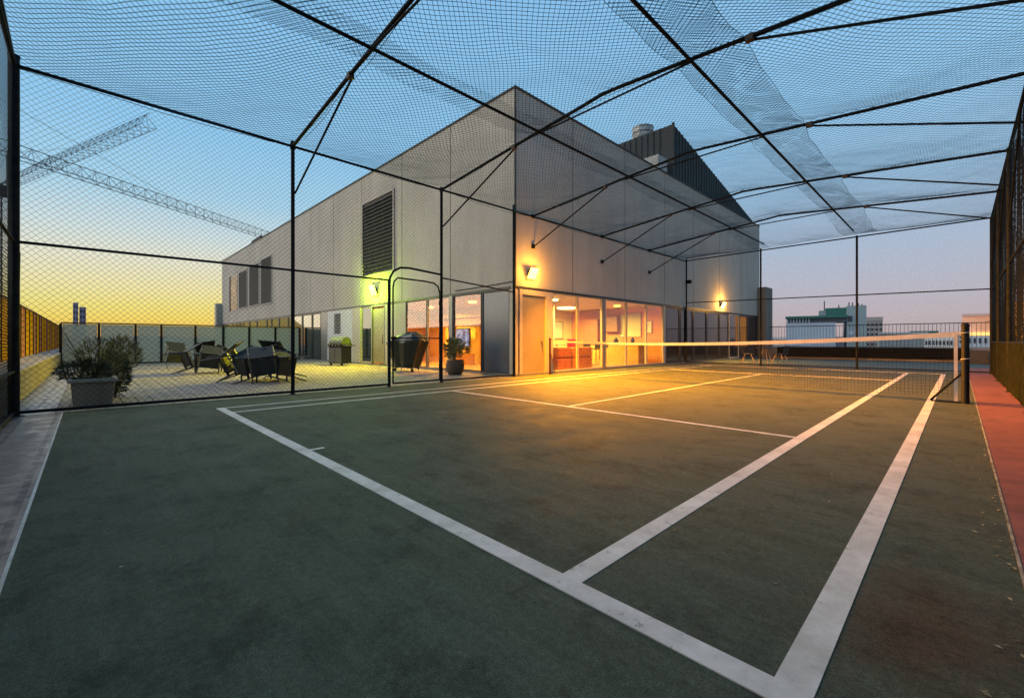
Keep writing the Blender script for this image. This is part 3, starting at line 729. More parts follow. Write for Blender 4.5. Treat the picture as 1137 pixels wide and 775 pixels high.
# beams / bulkhead, shelves and openings inside the left room
m = MB(); m.box(-19.9,12.45,2.15,-11.1,12.69,2.59); m.build('bulkhead', M['inR'], bl)
m = MB()
for z in (1.05, 1.55, 2.0): m.box(-14.3,12.35,z,-12.4,12.69,z+.05)
m.build('wall_shelf', M['inF'], bl)
m = MB(); m.box(-17.6,12.45,.03,-15.3,12.69,1.75); m.build('chimney_breast', M['inR'], bl)
m = MB(); m.box(-17.7,12.35,1.75,-15.2,12.69,1.83); m.build('mantel', M['inF'], bl)
m = MB(); m.box(-15.1,12.6,1.0,-14.6,12.69,1.9); m.build('recess', mat('dark_orange', (.40,.14,.04), .7), bl)

# furniture visible through the glass
tv = thing('television', 'switched on television with a bluish picture, inside the orange lit room', 'television', (-15.6,11.9,.0))
m = MB(); m.box(-.62,-.03,.80,.62,.03,1.62); m.build('bezel', M['black'], tv)
def tvmat():
    m, nt, b = newmat('lit_television_picture'); tc = nt.nodes.new('ShaderNodeTexCoord')
    n = nt.nodes.new('ShaderNodeTexNoise'); n.inputs['Scale'].default_value = 3.2; n.inputs['Detail'].default_value = 6
    nt.links.new(tc.outputs['Object'], n.inputs['Vector']); r = nt.nodes.new('ShaderNodeValToRGB'); e = r.color_ramp.elements
    e[0].position = .38; e[0].color = (.03,.06,.16,1); e[1].position = .62; e[1].color = (.75,.85,1,1); x = e.new(.5); x.color = (.18,.35,.75,1)
    nt.links.new(n.outputs['Fac'], r.inputs['Fac']); nt.links.new(r.outputs['Color'], b.inputs['Emission Color']); b.inputs['Emission Strength'].default_value = .8
    b.inputs['Base Color'].default_value = (.02,.02,.03,1); return m
MB().box(-.58,-.034,.84,.58,-.031,1.58).build('screen', tvmat(), tv)
m = MB(); m.box(-.7,-.2,.03,.7,.2,.5); m.tube([(0,0,.5),(0,0,.8)], .04, 8); m.build('stand', M['inF'], tv)
def sofa(label, loc, rz, c, w):
    t = thing('sofa', label, 'sofa', loc, (0,0,rz), 'sofas behind the court side windows')
    mm = mat('sofa_fabric', c, .9, 0, .2, 8)
    MB().box(-w/2,-.4,.0,w/2,.4,.42).build('seat', mm, t, bevel=.05); MB().box(-w/2,.18,.42,w/2,.42,.80).build('backrest', mm, t, bevel=.06)
    for s in (-1,1): MB().box(min(s*w/2,s*(w/2-.18)),-.4,.42,max(s*w/2,s*(w/2-.18)),.17,.60).build('armrest', mm, t, bevel=.04)
    return t
sofa('orange red sofa just inside the first window beside the door', (-10.1,11.75,.03), R(-90), (.55,.12,.04), 1.15)
sofa('orange red sofa behind the second window, with a red cushion', (-10.15,13.05,.03), R(-90), (.60,.15,.05), 1.15)
cu = MB().obox((-10.02,12.7,.98), (.5,.86,0),(-.86,.5,0),(0,0,1), .16,.06,.16).build('cushion', mat('red_cushion', (.5,.03,.02), .9), None, bevel=.04)
tag(cu, 'bright red cushion propped on the sofa behind the second window', 'cushion')
def picture(label, loc, rz, w, h, cc):
    t = thing('framed_picture', label, 'picture', loc, (0,0,rz))
    m = MB()
    m.box(-w/2,-.02,-h/2,w/2,.02,-h/2+.04); m.box(-w/2,-.02,h/2-.04,w/2,.02,h/2); m.box(-w/2,-.02,-h/2+.04,-w/2+.04,.02,h/2-.04); m.box(w/2-.04,-.02,-h/2+.04,w/2,.02,h/2-.04)
    m.build('frame', M['inF'], t); MB().box(-w/2+.04,-.005,-h/2+.04,w/2-.04,.012,h/2-.04).build('canvas', cc, t)
pm = mat('pale_abstract_canvas', (.62,.55,.36), .8, 0, .1, 2.6, c2=(.38,.42,.30))
picture('wide pale abstract picture seen through the second court side window', (-14.47,16.9,1.62), R(90), 1.5, .9, pm)
picture('large pale picture with green flecks on the orange wall above the counter', (-10.95,18.37,1.8), 0, 1.15, 1.15, mat('pale_green_canvas', (.74,.66,.38), .8, 0, .1, 3.3, c2=(.45,.52,.28)))
picture('small white picture on the orange wall at the last lit window', (-10.0,18.37,1.7), 0, .34, .6, mat('white_canvas', (.8,.74,.62), .8, 0, .1, 3))
ct = thing('kitchen_counter', 'long orange lit counter inside the building under the pale picture', 'counter', (-10.9,17.2,.03))
MB().box(-1.3,-.3,0,1.2,.3,.88).build('cabinet', M['inO'], ct); MB().box(-1.34,-.34,.881,1.24,.34,.93).build('worktop', M['inF'], ct)
for px_, s_ in ((-.1,1.0),(.75,.8)):
    o = MB().lathe((-10.9+px_,17.2,.96), [(.05,0),(.10*s_,.03),(.11*s_,.14),(.05,.22),(.03,.26)], 10).build('jug', M['black']); tag(o, 'dark jug on the counter, %s the large pale picture' % ('in front of' if px_ < 0 else 'to the right of'), 'jug')
fg = thing('kitchen_cabinet', 'tall dark orange kitchen cabinet with shelves against the end wall of the lit room', 'cabinet', (-12.9,18.1,.03))
MB().box(-.45,-.28,0,.45,.28,2.1).build('body', mat('dark_timber_front', (.28,.10,.03), .5, 0, .2, 3), fg, bevel=.01)
for k in (-1,1): MB().tube([(k*.05,-.30,.9),(k*.05,-.30,1.25)], .01, 6).build('handle', M['alu'], fg)
wc = thing('wall_cabinet', 'dark wall cabinet hanging over the left end of the kitchen counter', 'cabinet', (-11.9,18.22,1.5))
MB().box(-.4,-.16,0,.4,.16,.75).build('body', mat('brown_timber_front', (.22,.09,.03), .5, 0, .2, 3), wc, bevel=.01)
dt = thing('dining_table', 'dark timber dining table in the middle of the lit room', 'table', (-11.6,14.9,.03), (0,0,.2))
MB().box(-.45,-.9,.71,.45,.9,.75).build('table_top', mat('dark_oak', (.10,.045,.02), .4, 0, .2, 3), dt)
for sx in (-1,1):
    for sy in (-1,1): MB().box(sx*.38-.03,sy*.82-.03,0,sx*.38+.03,sy*.82+.03,.709).build('leg', M['inF'], dt)
bsm = mat('dark_stool', (.03,.02,.015), .5, 0, .2, 5)
for k, (sx, sy) in enumerate(((-10.75,14.5),(-10.8,15.35),(-11.0,16.15))):
    st = thing('bar_stool', ('dark bar stool nearest the red sofas','dark bar stool in the middle of three beside the dining table','dark bar stool nearest the kitchen counter')[k], 'stool', (sx,sy,.03), group='bar stools in the lit room')
    MB().lathe((0,0,.66), [(.17,0),(.18,.03),(.16,.06)], 16).build('seat', bsm, st)
    m = MB(); m.obox((0,.16,.86), (1,0,0),(0,1,0),(0,0,1), .17,.012,.13); m.build('backrest', bsm, st)
    for a in range(4):
        q = a*math.pi/2+.78; MB().tube([(.2*math.cos(q),.2*math.sin(q),0),(.12*math.cos(q),.12*math.sin(q),.66)], .012, 6).build('leg', bsm, st)
flp = thing('floor_lamp', 'slim floor lamp with a glowing drum shade beside the sofas', 'floor lamp', (-11.9,13.6,.03))
MB().lathe((0,0,0), [(.14,0),(.14,.02),(.02,.03)], 16).build('base', bsm, flp); MB().tube([(0,0,.02),(0,0,1.45)], .012, 8).build('pole', bsm, flp)
MB().lathe((0,0,1.4), [(.19,0),(.15,.26)], 20).build('lamp_shade', emat('lit_drum_shade', (1,.62,.2), 2.2), flp)
ir = thing('stair_railing', 'pale metal railing with horizontal bars behind the sofas', 'railing', (-12.4,15.4,.03))
m = MB()
for k in range(4): m.tube([(0,-2.0,.45+.2*k),(0,2.0,.45+.2*k)], .014, 6)
m.build('bars', M['alu'], ir)
for y in (-2,-.7,.7,2): MB().tube([(0,y,0),(0,y,1.07)], .02, 8).build('upright', M['alu'], ir)

# interior lamps (lit fittings)
def lamp_point(name, loc, color, power, radius=.12):
    l = bpy.data.lights.new(name, 'POINT'); l.color = color; l.energy = power; l.shadow_soft_size = radius
    o = bpy.data.objects.new(name, l); COL.objects.link(o); o.location = loc; return o
def ceiling_lamp(label, loc, size, color, e, power):
    t = thing('ceiling_lamp', label, 'ceiling lamp', loc, group='lit lamps on the room ceilings')
    MB().lathe((0,0,-.06), [(size*.9,0),(size,.02),(size,.06)], 20).build('shade', emat('lit_shade', color, e), t)
    MB().lathe((0,0,.0), [(size*1.05,0),(size*1.05,.015)], 20).build('ceiling_plate', M['white'], t)
    l = bpy.data.lights.new('room_light', 'AREA'); l.shape = 'DISK'; l.size = size*2; l.color = color; l.energy = power; l.spread = R(170)
    o = bpy.data.objects.new('room_light', l); COL.objects.link(o); o.location = (loc[0],loc[1],loc[2]-.08)
OR = (1,.42,.05); YE = (1,.76,.20)
ceiling_lamp('small bright ceiling lamp behind the first window beside the door', (-10.4,12.2,2.585), .12, YE, 10, 230)
ceiling_lamp('large glowing ceiling lamp behind the second court side window', (-12.6,15.6,2.585), .42, YE, 8, 820)
ceiling_lamp('ceiling lamp at the back of the room near the counter', (-10.3,16.2,2.585), .14, OR, 7, 170)
ceiling_lamp('round ceiling lamp in the orange room behind the covered barbecue', (-13.2,10.6,2.585), .16, OR, 9, 560)
ceiling_lamp('ceiling lamp near the television', (-16.6,10.9,2.585), .16, OR, 9, 430)

# outdoor wall lamps
def wall_lamp(label, loc, rz, color, power, e, tilt=.5, hw=.15, spot=0, scol=None, ang=125, aim=(0,.25)):
    t = thing('wall_lamp', label, 'wall lamp', loc, (0,0,rz), 'lit lamps on the outside walls')   # local -y points away from the wall
    m = MB(); m.box(-.06,-.03,-.08,.06,0,.08); m.tube([(0,-.03,0),(0,-.12,.02)], .018, 8); m.build('bracket', M['pole'], t)
    ay = Vector((0,math.cos(tilt),math.sin(tilt))); az = Vector((0,-math.sin(tilt),math.cos(tilt))); c = Vector((0,-.13,0))
    m = MB(); m.obox(c+ay*.02, (1,0,0), ay, az, hw*.9,.014,hw*.95); m.build('housing', M['alu'], t, bevel=.005)
    m = MB(); m.obox(c-ay*.03, (1,0,0), ay, az, hw,.034,hw*1.15); m.build('lens', emat('lit_lens', color, e), t, bevel=.02)
    RZ = Matrix.Rotation(rz, 3, 'Z')
    d = RZ @ Vector((0,-.42,.02)); lamp_point('lamp_halo', Vector(loc)+d, color, power, .06)
    if spot:
        l = bpy.data.lights.new('lamp_beam', 'SPOT'); l.energy = spot; l.color = scol or color; l.spot_size = R(ang); l.spot_blend = 1.0; l.shadow_soft_size = .1
        l.use_nodes = True; ln = l.node_tree; fo = ln.nodes.new('ShaderNodeLightFalloff')
        fo.inputs['Strength'].default_value = 1; fo.inputs['Smooth'].default_value = 60
        ln.links.new(fo.outputs['Quadratic'], ln.nodes['Emission'].inputs['Strength'])
        o = bpy.data.objects.new('lamp_beam', l); COL.objects.link(o); o.location = Vector(loc)+RZ @ Vector((0,-.62,-.1))
        o.rotation_euler = (RZ @ Vector((aim[0],-aim[1],-1))).to_track_quat('-Z','Y').to_euler()
wall_lamp('brightest orange floodlight, above the cream door at the building corner', (BX1+.0,9.66,3.12), R(90), (1,.40,.04), 120, 16, hw=.15, spot=56000, scol=(1,.33,.0), ang=148, aim=(.35,.6))
wall_lamp('glowing greenish yellow floodlight above the terrace door', (XF(417.5),BY0,3.28), 0, (.60,1,.03), 420, 20, tilt=.35, hw=.2, spot=10500, scol=(1,.74,.0), ang=128, aim=(0,.7))
wall_lamp('small orange lamp on the far wall beyond the net', (BX1,24.9,3.02), R(90), (1,.50,.08), 190, 16, spot=9000, ang=120)

# ------------------------------------------------------------------ terrace edges
bal = thing('glass_balustrade', 'frosted glass balustrade with brown top rail at the far edge of the terrace', 'balustrade', (-27.3,0,0))
by = [-.85, .35, 1.6, 2.55, 3.9, 5.1, 6.3, 7.6, 8.9]
M['brownrail'] = mat('brown_rail', (.16,.07,.035), .5, 0, .2, 4)
for i, (a, b_) in enumerate(zip(by[:-1], by[1:])): MB().box(-.01,a+.06,.06,.01,b_-.06,1.80).build('glass_panel', M['frost'], bal)
for a in by: MB().box(-.06,a-.045,0,.06,a+.045,1.82).build('post', M['pole'], bal)
MB().box(-.06,by[0],1.821,.06,by[-1],1.88).build('top_rail', M['brownrail'], bal)
MB().box(-.03,by[0]+.05,.0,.03,by[-1]-.05,.055).build('bottom_rail', M['pole'], bal)

pw = thing('parapet_wall', 'low brown rendered parapet wall along the stone path', 'wall', (0,-.85,0))
MB().box(-56,-.75,-.01,1.2,0,.52).build('wall_body', M['lowwall'], pw)
M['gravel'] = mat('pale_gravel_ledge', (.18,.16,.15), .9, 0, .5, 22, c2=(.55,.48,.44), bump=1, bscale=30)
MB().box(-56,-.74,.521,1.2,.02,.545).build('ledge', M['gravel'], pw)
gs = thing('glass_screen', 'amber and rose tinted glass wind screen standing on the parapet, glowing in the sunset', 'screen', (0,-1.5,0))
x = 1.0; i = 0
while x > -55:
    MB().box(x-1.42,-.008,.55,x-.06,.008,2.12).build('glass_panel', M['rose'] if i % 5 in (0,3) or i < 4 else M['amber'], gs)
    MB().box(x-.05,-.03,.545,x-.01,.03,2.14).build('post', M['pole'], gs)
    x -= 1.42; i += 1
MB().box(-55.8,-.03,2.141,1.0,.03,2.18).build('top_rail', M['brownrail'], gs)

# right side: parapet beyond the fence and the far roof edge
rp = thing('parapet_wall', 'low grey parapet wall outside the right hand fence', 'wall', (1.25,0,0))
MB().box(0,-1.6,-.01,.3,33,.55).build('wall_body', M['lowwall'], rp); MB().box(-.03,-1.6,.551,.33,33,.60).build('coping', M['joint'], rp)
dp = thing('long_planter', 'long low dark planter box across the far end of the roof', 'planter', (-3.5,30.6,0))
m = MB(); m.box(-4.6,-.2,.0,3.9,.5,.12); m.build('plinth', M['lowwall'], dp)
m = MB(); m.box(-4.4,-.25,.121,3.7,.45,.70); m.build('box', mat('dark_planter', (.010,.0095,.009), .9, 0, .3, 2, spec=0), dp, bevel=.02)
gb = MB().box(.3,29.6,-.005,.95,30.9,.62).build('concrete_block', M['joint'], None, bevel=.02); tag(gb, 'grey concrete block between the dark planter and the right hand fence', 'block')
fr_ = thing('metal_railing', 'thin metal railing with upright bars at the far roof edge', 'railing', (-3.5,31.9,0))
m = MB(); m.tube([(-5.6,0,1.98),(4.6,0,1.98)], .025, 6); m.build('top_rail', M['louvre'], fr_)
m = MB(); m.tube([(-5.6,0,.72),(4.6,0,.72)], .02, 6); m.build('bottom_rail', M['louvre'], fr_)
m = MB(); x = -5.5
while x < 4.6: m.tube([(x,0,.74),(x,0,1.96)], .009, 4, False); x += .16
m.build('balusters', M['louvre'], fr_)
o = MB().box(-9.1,31.7,-.01,1.5,32.0,.68).build('roof_edge_wall', M['lowwall']); tag(o, 'low wall at the far roof edge, under the thin railing', 'wall')

# ------------------------------------------------------------------ planter and plants
M['leafd'] = mat('dark_green_leaves', (.012,.024,.010), .6, 0, .5, 6, c2=(.04,.06,.025))
M['leafy'] = mat('yellow_green_leaves', (.06,.06,.015), .6, 0, .5, 6, c2=(.20,.18,.05))
M['bark'] = mat('brown_stem', (.06,.04,.025), .9, 0, .3, 10)
def leaves(n, cx, cy, cz, rx, ry, rz, ln, w, mb=None, up=.4, rnd=random):
    mb = mb or MB()
    for _ in range(n):
        while True:
            p = Vector((rnd.uniform(-1,1), rnd.uniform(-1,1), rnd.uniform(-1,1)))
            if p.length < 1 and noise.noise(p*2.3+Vector((cx,cy,cz))) > -.22: break
        q = Vector((cx+p.x*rx, cy+p.y*ry, cz+p.z*rz))
        d = (Vector((p.x,p.y,p.z*.5)) + Vector((rnd.gauss(0,.5),rnd.gauss(0,.5),rnd.gauss(up,.5)))).normalized()
        s = d.cross(Vector((rnd.gauss(0,1),rnd.gauss(0,1),rnd.gauss(0,1)))).normalized()
        L = ln*rnd.uniform(.6,1.3); ww = w*rnd.uniform(.6,1.2); b = len(mb.v)
        mb.v += [tuple(q), tuple(q+d*L*.45+s*ww), tuple(q+d*L), tuple(q+d*L*.5-s*ww)]
        mb.f.append((b,b+1,b+2,b+3))
    return mb
tp = thing('stone_planter', 'square grey stone planter with a moulded rim beside the fence', 'planter', (-10.15,.06,0))
def frustum(a0, b0, z0, a1, b1, z1):
    m = MB(); m.v = [(-a0,-b0,z0),(a0,-b0,z0),(a0,b0,z0),(-a0,b0,z0),(-a1,-b1,z1),(a1,-b1,z1),(a1,b1,z1),(-a1,b1,z1)]
    m.f = [(0,3,2,1),(4,5,6,7),(0,1,5,4),(1,2,6,5),(2,3,7,6),(3,0,4,7)]; return m
frustum(.27,.23,0,.30,.26,.38).build('body', wall_mat('weathered_stone', (.30,.25,.18), .4), tp, bevel=.01)
m = MB(); m.box(-.34,-.30,.381,.34,-.22,.44); m.box(-.34,.22,.381,.34,.30,.44); m.box(-.34,-.219,.381,-.26,.219,.44); m.box(.26,-.219,.381,.34,.219,.44)
m.build('rim', wall_mat('pale_stone_rim', (.40,.37,.31), .3), tp, bevel=.012)
MB().box(-.259,-.219,.30,.259,.219,.41).build('soil', M['soil'], tp)
sb = thing('shrub', 'bushy dark green shrub with yellowing top growing from the stone planter', 'plant', (-10.15,.06,.41))
leaves(1500, 0,-.10,.13, .27,.34,.18, .085,.009).build('foliage', M['leafd'], sb)
leaves(900, .0,.08,.32, .20,.28,.34, .12,.0065, up=1.4).build('yellow_foliage', M['leafy'], sb)
m = MB()
for k in range(16):
    a = random.uniform(0,6.28); m.tube([(0,0,-.02),(math.cos(a)*.12,math.sin(a)*.12,.25),(math.cos(a)*.3,math.sin(a)*.36,random.uniform(.45,.8))], .008, 5, r2=.003)
m.build('stem', M['bark'], sb)
s2 = thing('shrub', 'second dark shrub reaching the paving right behind the stone planter', 'plant', (-11.1,.36,0))
leaves(1800, 0,0,.42, .34,.20,.40, .10,.011).build('foliage', M['leafd'], s2)
leaves(900, -.05,.1,.75, .30,.26,.34, .14,.008, up=1.3).build('yellow_foliage', M['leafy'], s2)
m = MB()
for k in range(10):
    a = random.uniform(0,6.28); m.tube([(0,0,-.01),(math.cos(a)*.12,math.sin(a)*.1,.4),(math.cos(a)*.3,math.sin(a)*.2,random.uniform(.6,.95))], .009, 5, r2=.003)
m.build('stem', M['bark'], s2)
pp = thing('plant_pot', 'round brown plant pot outside the orange lit window', 'pot', (-11.15,8.25,0))
m = MB(); m.lathe((0,0,0), [(.20,0),(.27,.12),(.30,.30),(.27,.42),(.29,.46),(.25,.46),(.23,.38)], 22); m.build('body', mat('brown_clay', (.10,.065,.04), .6, 0, .2, 5), pp, smooth=True)
MB().lathe((0,0,.36), [(.23,0),(.22,.03)], 16).build('soil', M['soil'], pp)
lp = thing('leafy_plant', 'small green leafy plant growing in the round brown pot', 'plant', (-11.15,8.25,.38))
leaves(650, 0,0,.42, .30,.30,.32, .15,.020, up=.6).build('foliage', mat('fresh_green_leaves', (.07,.10,.03), .5, 0, .5, 6, c2=(.13,.16,.05)), lp)
m = MB()
for k in range(9):
    a = k*.7; m.tube([(0,0,0),(math.cos(a)*.05,math.sin(a)*.05,.25),(math.cos(a)*.2,math.sin(a)*.2,.55)], .007, 5, r2=.003)
m.build('stem', M['bark'], lp)

rl = random.Random(3); m = MB()
for k in range(420):
    y = rl.uniform(.8,14); x = .19 - abs(rl.gauss(0,.05)) if k % 3 else rl.uniform(-8.9,.1)
    a = rl.uniform(0,6.28); L = rl.uniform(.006,.018); z = .006
    c_, s_ = math.cos(a)*L, math.sin(a)*L
    m.quad((x-c_,y-s_,z),(x+s_*.4,y-c_*.4,z+.004),(x+c_,y+s_,z+.002),(x-s_*.4,y+c_*.4,z))
tag(m.build('leaf_litter', mat('dry_leaf_bits', (.10,.07,.035), .9, 0, .5, 40, c2=(.28,.22,.12))), kind='stuff')

# ------------------------------------------------------------------ barbecues
M['cover'] = mat('dark_green_vinyl_cover', (.010,.016,.013), .32, 0, .3, 3, bump=.3, bscale=7)
bc = thing('covered_barbecue', 'barbecue under a black fitted cover, close to the gate', 'barbecue', (-13.55,7.95,0), (0,0,R(22)))
prof_c = [(.42,.24,.12),(.46,.26,.22),(.56,.29,.48),(.68,.32,.78),(.77,.35,.98),(.74,.35,1.06),(.56,.30,1.18),(.34,.22,1.29),(.14,.12,1.36),(.05,.05,1.38)]
m = MB(); n = 18; rk = random.Random(21); fold = [rk.uniform(.90,1.10) for _ in range(n)]
for j, (a, b_, z) in enumerate(prof_c):
    for k in range(n):
        t = 2*math.pi*k/n; cs, sn = math.cos(t), math.sin(t); e = 5
        rr = 1/((abs(cs)**e+abs(sn)**e)**(1/e)); wob = 1+(fold[k]-1)*(1.0 if j < 5 else .4)+rk.uniform(-.02,.02)
        m.v.append((a*cs*rr*wob+.20*max(0,z-.95)/.4, b_*sn*rr*wob, z+rk.uniform(-.03,.03)*(j < len(prof_c)-1)))
for j in range(len(prof_c)-1):
    for k in range(n):
        p = (j*n+k, j*n+(k+1)%n, (j+1)*n+(k+1)%n, (j+1)*n+k)
        m.f += [(p[0],p[1],p[2]),(p[0],p[2],p[3])] if (j+k) % 2 else [(p[0],p[1],p[3]),(p[1],p[2],p[3])]
m.f.append(tuple((len(prof_c)-1)*n+k for k in range(n)))
m.build('cover', M['cover'], bc, smooth=False)
for sx in (-1,1):
    for sy in (-1,1): MB().tube([(sx*.36,sy*.18,.05),(sx*.36,sy*.18,.3)], .02, 8).build('leg', M['black'], bc)
    m = MB(); m.tube([(sx*.36-.02,-.18,.055),(sx*.36+.02,-.18,.055)], .055, 14); m.build('wheel', M['black'], bc)
gr = thing('gas_barbecue', 'open gas barbecue with steel lid and green lit side, against the white wall', 'barbecue', (-18.95,7.85,0), (0,0,R(18)))
MB().box(-.40,-.27,.08,.40,.27,.80).build('cabinet', mat('dark_grey_steel', (.05,.055,.06), .4, .5, .2, 4), gr, bevel=.015)
m = MB(); m.box(-.385,-.284,.12,-.01,-.271,.76); m.box(.01,-.284,.12,.385,-.271,.76); m.build('door', mat('steel_door', (.14,.15,.14), .35, .6, .1, 4), gr)
MB().box(-.42,-.31,.801,.42,.28,.93).build('control_panel', M['black'], gr, bevel=.01)
for k in range(4): MB().tube([(-.3+.2*k,-.35,.865),(-.3+.2*k,-.31,.865)], .028, 12).build('knob', M['alu'], gr)
m = MB(); n = 12
for i, x in enumerate((-.40,.40)):
    for k in range(n+1):
        t = math.pi*k/n; m.v.append((x, -math.cos(t)*.27, .931+math.sin(t)*.30))
for k in range(n): m.f.append((k,k+1,n+2+k,n+1+k))
m.f.append(tuple(range(n+1))); m.f.append(tuple(range(2*n+1,n,-1)))
m.build('lid', mat('brushed_lid', (.09,.12,.04), .45, .1, .1, 5), gr)
m = MB(); m.tube([(-.3,-.33,1.08),(.3,-.33,1.08)], .014, 8); m.build('handle', M['alu'], gr)
MB().box(-.72,-.24,.84,-.425,.24,.88).build('side_shelf', M['alu'], gr); MB().box(.425,-.24,.84,.72,.24,.88).build('side_shelf', M['alu'], gr)
for sx in (-1,1): MB().tube([(sx*.33-.02,-.2,.045),(sx*.33+.02,-.2,.045)], .045, 12).build('wheel', M['black'], gr)

# ------------------------------------------------------------------ terrace tables and tipped chairs
M['sling'] = mat('black_sling_fabric', (.012,.014,.014), .75, 0, .3, 8)
M['armwood'] = mat('pale_armrest', (.34,.32,.24), .5, 0, .2, 10)
M['chairsteel'] = mat('dark_chair_steel', (.02,.02,.02), .4, .3, .3, 8)
def table(label, loc, rz, w=1.0, d=1.0):
    t = thing('patio_table', label, 'table', loc, (0,0,rz), 'dark tables on the terrace')
    MB().box(-w/2,-d/2,.60,w/2,d/2,.64).build('table_top', mat('dark_table_top', (.03,.04,.055), .3, 0, .2, 4), t, bevel=.01)
    for sx in (-1,1):
        for sy in (-1,1): MB().tube([(sx*(w/2-.08),sy*(d/2-.08),0),(sx*(w/2-.08),sy*(d/2-.08),.60)], .022, 8).build('leg', M['chairsteel'], t)
    return t
def chair_proto():
    t = thing('patio_chair', 'x', 'chair')
    # local: front +y, seat at z=.44
    m = MB(); m.box(-.25,-.20,.42,.25,.22,.45); m.box(-.27,-.24,.40,-.262,.29,.46); m.box(.262,-.24,.40,.27,.29,.46); m.build('seat', M['sling'], t)
    m = MB(); m.obox((0,-.31,.70), (1,0,0), (0,.96,.27), (0,-.27,.96), .26,.014,.27); m.build('backrest', M['sling'], t)
    for sx in (-1,1):
        m = MB(); m.tube([(sx*.28,.30,0),(sx*.28,.27,.64)], .016, 8); m.build('leg', M['chairsteel'], t)
        m = MB(); m.tube([(sx*.28,-.36,0),(sx*.28,-.24,.44),(sx*.28,-.40,.97)], .016, 8); m.build('leg', M['chairsteel'], t)
        m = MB(); m.box(min(sx*.25,sx*.31),-.32,.645,max(sx*.25,sx*.31),.30,.675); m.build('armrest', M['armwood'], t)
    return t
ch0 = chair_proto(); used = False
def tipped(label, x, y, rz, tilt=78, roll=0, z=.30):
    global used
    roll = roll or random.uniform(-9, 9); tilt += random.uniform(-12, 4)
    c = ch0 if not used else copy_tree(ch0); used = True
    c.location = (x, y, z); c.rotation_mode = 'XYZ'
    c.rotation_euler = (R(-tilt), R(roll), rz); tag(c, label, 'chair', 'black patio chairs tipped up against the tables'); return c
T2 = (-13.0, 3.35); T1 = (-17.6, 2.9)
table('dark square table with tipped chairs, closer to the court fence', (T2[0],T2[1],0), R(8), 1.1, .9)
table('dark square table behind, nearer the glass balustrade', (T1[0],T1[1],0), R(-6), 1.1, .9)
def around(T, ang, dist, label, tilt=80, z=.31):
    a = R(ang); dist += .30; x, y = T[0]+dist*math.cos(a), T[1]+dist*math.sin(a)
    tipped(label, x, y, a+R(90), tilt, 0, z)
around(T2, -72, .74, 'black tipped chair nearest the stone planter, its legs pointing left')
around(T2, -15, .86, 'black tipped chair in front of the near table, with a yellow lit armrest')
around(T2, 28, .88, 'black tipped chair facing the gate at the near table', 84)
around(T2, 95, .76, 'black tipped chair behind the near table with its legs towards the barbecue', 76)
around(T2, 180, .88, 'black tipped chair between the two tables', 82)
around(T2, -118, .95, 'black tipped chair at the front left of the near table, lying lowest', 62, z=.26)
around(T2, 140, .62, 'black tipped chair resting on top of its neighbours behind the near table', 70, z=.36)
around(T1, 180, .62, 'black tipped chair at the balustrade side of the farther table', 70)
around(T1, -80, .76, 'black tipped chair at the left side of the farther table')
around(T1, -10, .88, 'black tipped chair in front of the farther table', 82)
around(T1, 90, .76, 'black tipped chair on the building side of the farther table', 84)
tipped('lone black chair lying tipped at the far left, beside the balustrade post', -20.6, 2.45, R(100), 66, 0, .27)
# cafe chairs and table at the far end of the court
M['tanleg'] = mat('pale_timber_leg', (.50,.36,.20), .5, 0, .15, 8)
M['shell'] = mat('dark_chair_shell', (.03,.025,.02), .5, 0, .2, 5)
def cafe_chair():
    t = thing('cafe_chair', 'x', 'chair')
    m = MB(); m.box(-.23,-.22,.43,.23,.24,.46); m.build('seat', M['shell'], t, bevel=.012)
    m = MB(); m.obox((0,-.25,.64), (1,0,0), (0,.97,.22), (0,-.22,.97), .22,.012,.20); m.build('backrest', M['shell'], t, bevel=.01)
    for sx in (-1,1):
        for sy in (-1,1): MB().tube([(sx*.27,sy*.28,0),(sx*.12,sy*.12,.43)], .018, 8).build('leg', M['tanleg'], t)
    return t
c0 = cafe_chair(); c0.location = (-7.05,22.4,0); c0.rotation_euler = (0,0,R(-70)); tag(c0, 'dark shell chair with splayed timber legs, lit orange, left of the far cafe table', 'chair', 'cafe chairs beyond the far fence')
c1 = copy_tree(c0); c1.location = (-5.75,22.6,0); c1.rotation_euler = (0,0,R(75)); tag(c1, 'dark shell chair with splayed timber legs, right of the far cafe table', 'chair', 'cafe chairs beyond the far fence')
ctb = thing('cafe_table', 'small round dark cafe table beyond the far fence', 'table', (-6.4,22.7,0))
MB().lathe((0,0,.71), [(.36,0),(.37,.015),(.36,.03)], 22).build('table_top', M['shell'], ctb)
for k in range(4):
    a = k*math.pi/2+.6; MB().tube([(.3*math.cos(a),.3*math.sin(a),0),(.06*math.cos(a),.06*math.sin(a),.71)], .016, 8).build('leg', M['tanleg'], ctb)

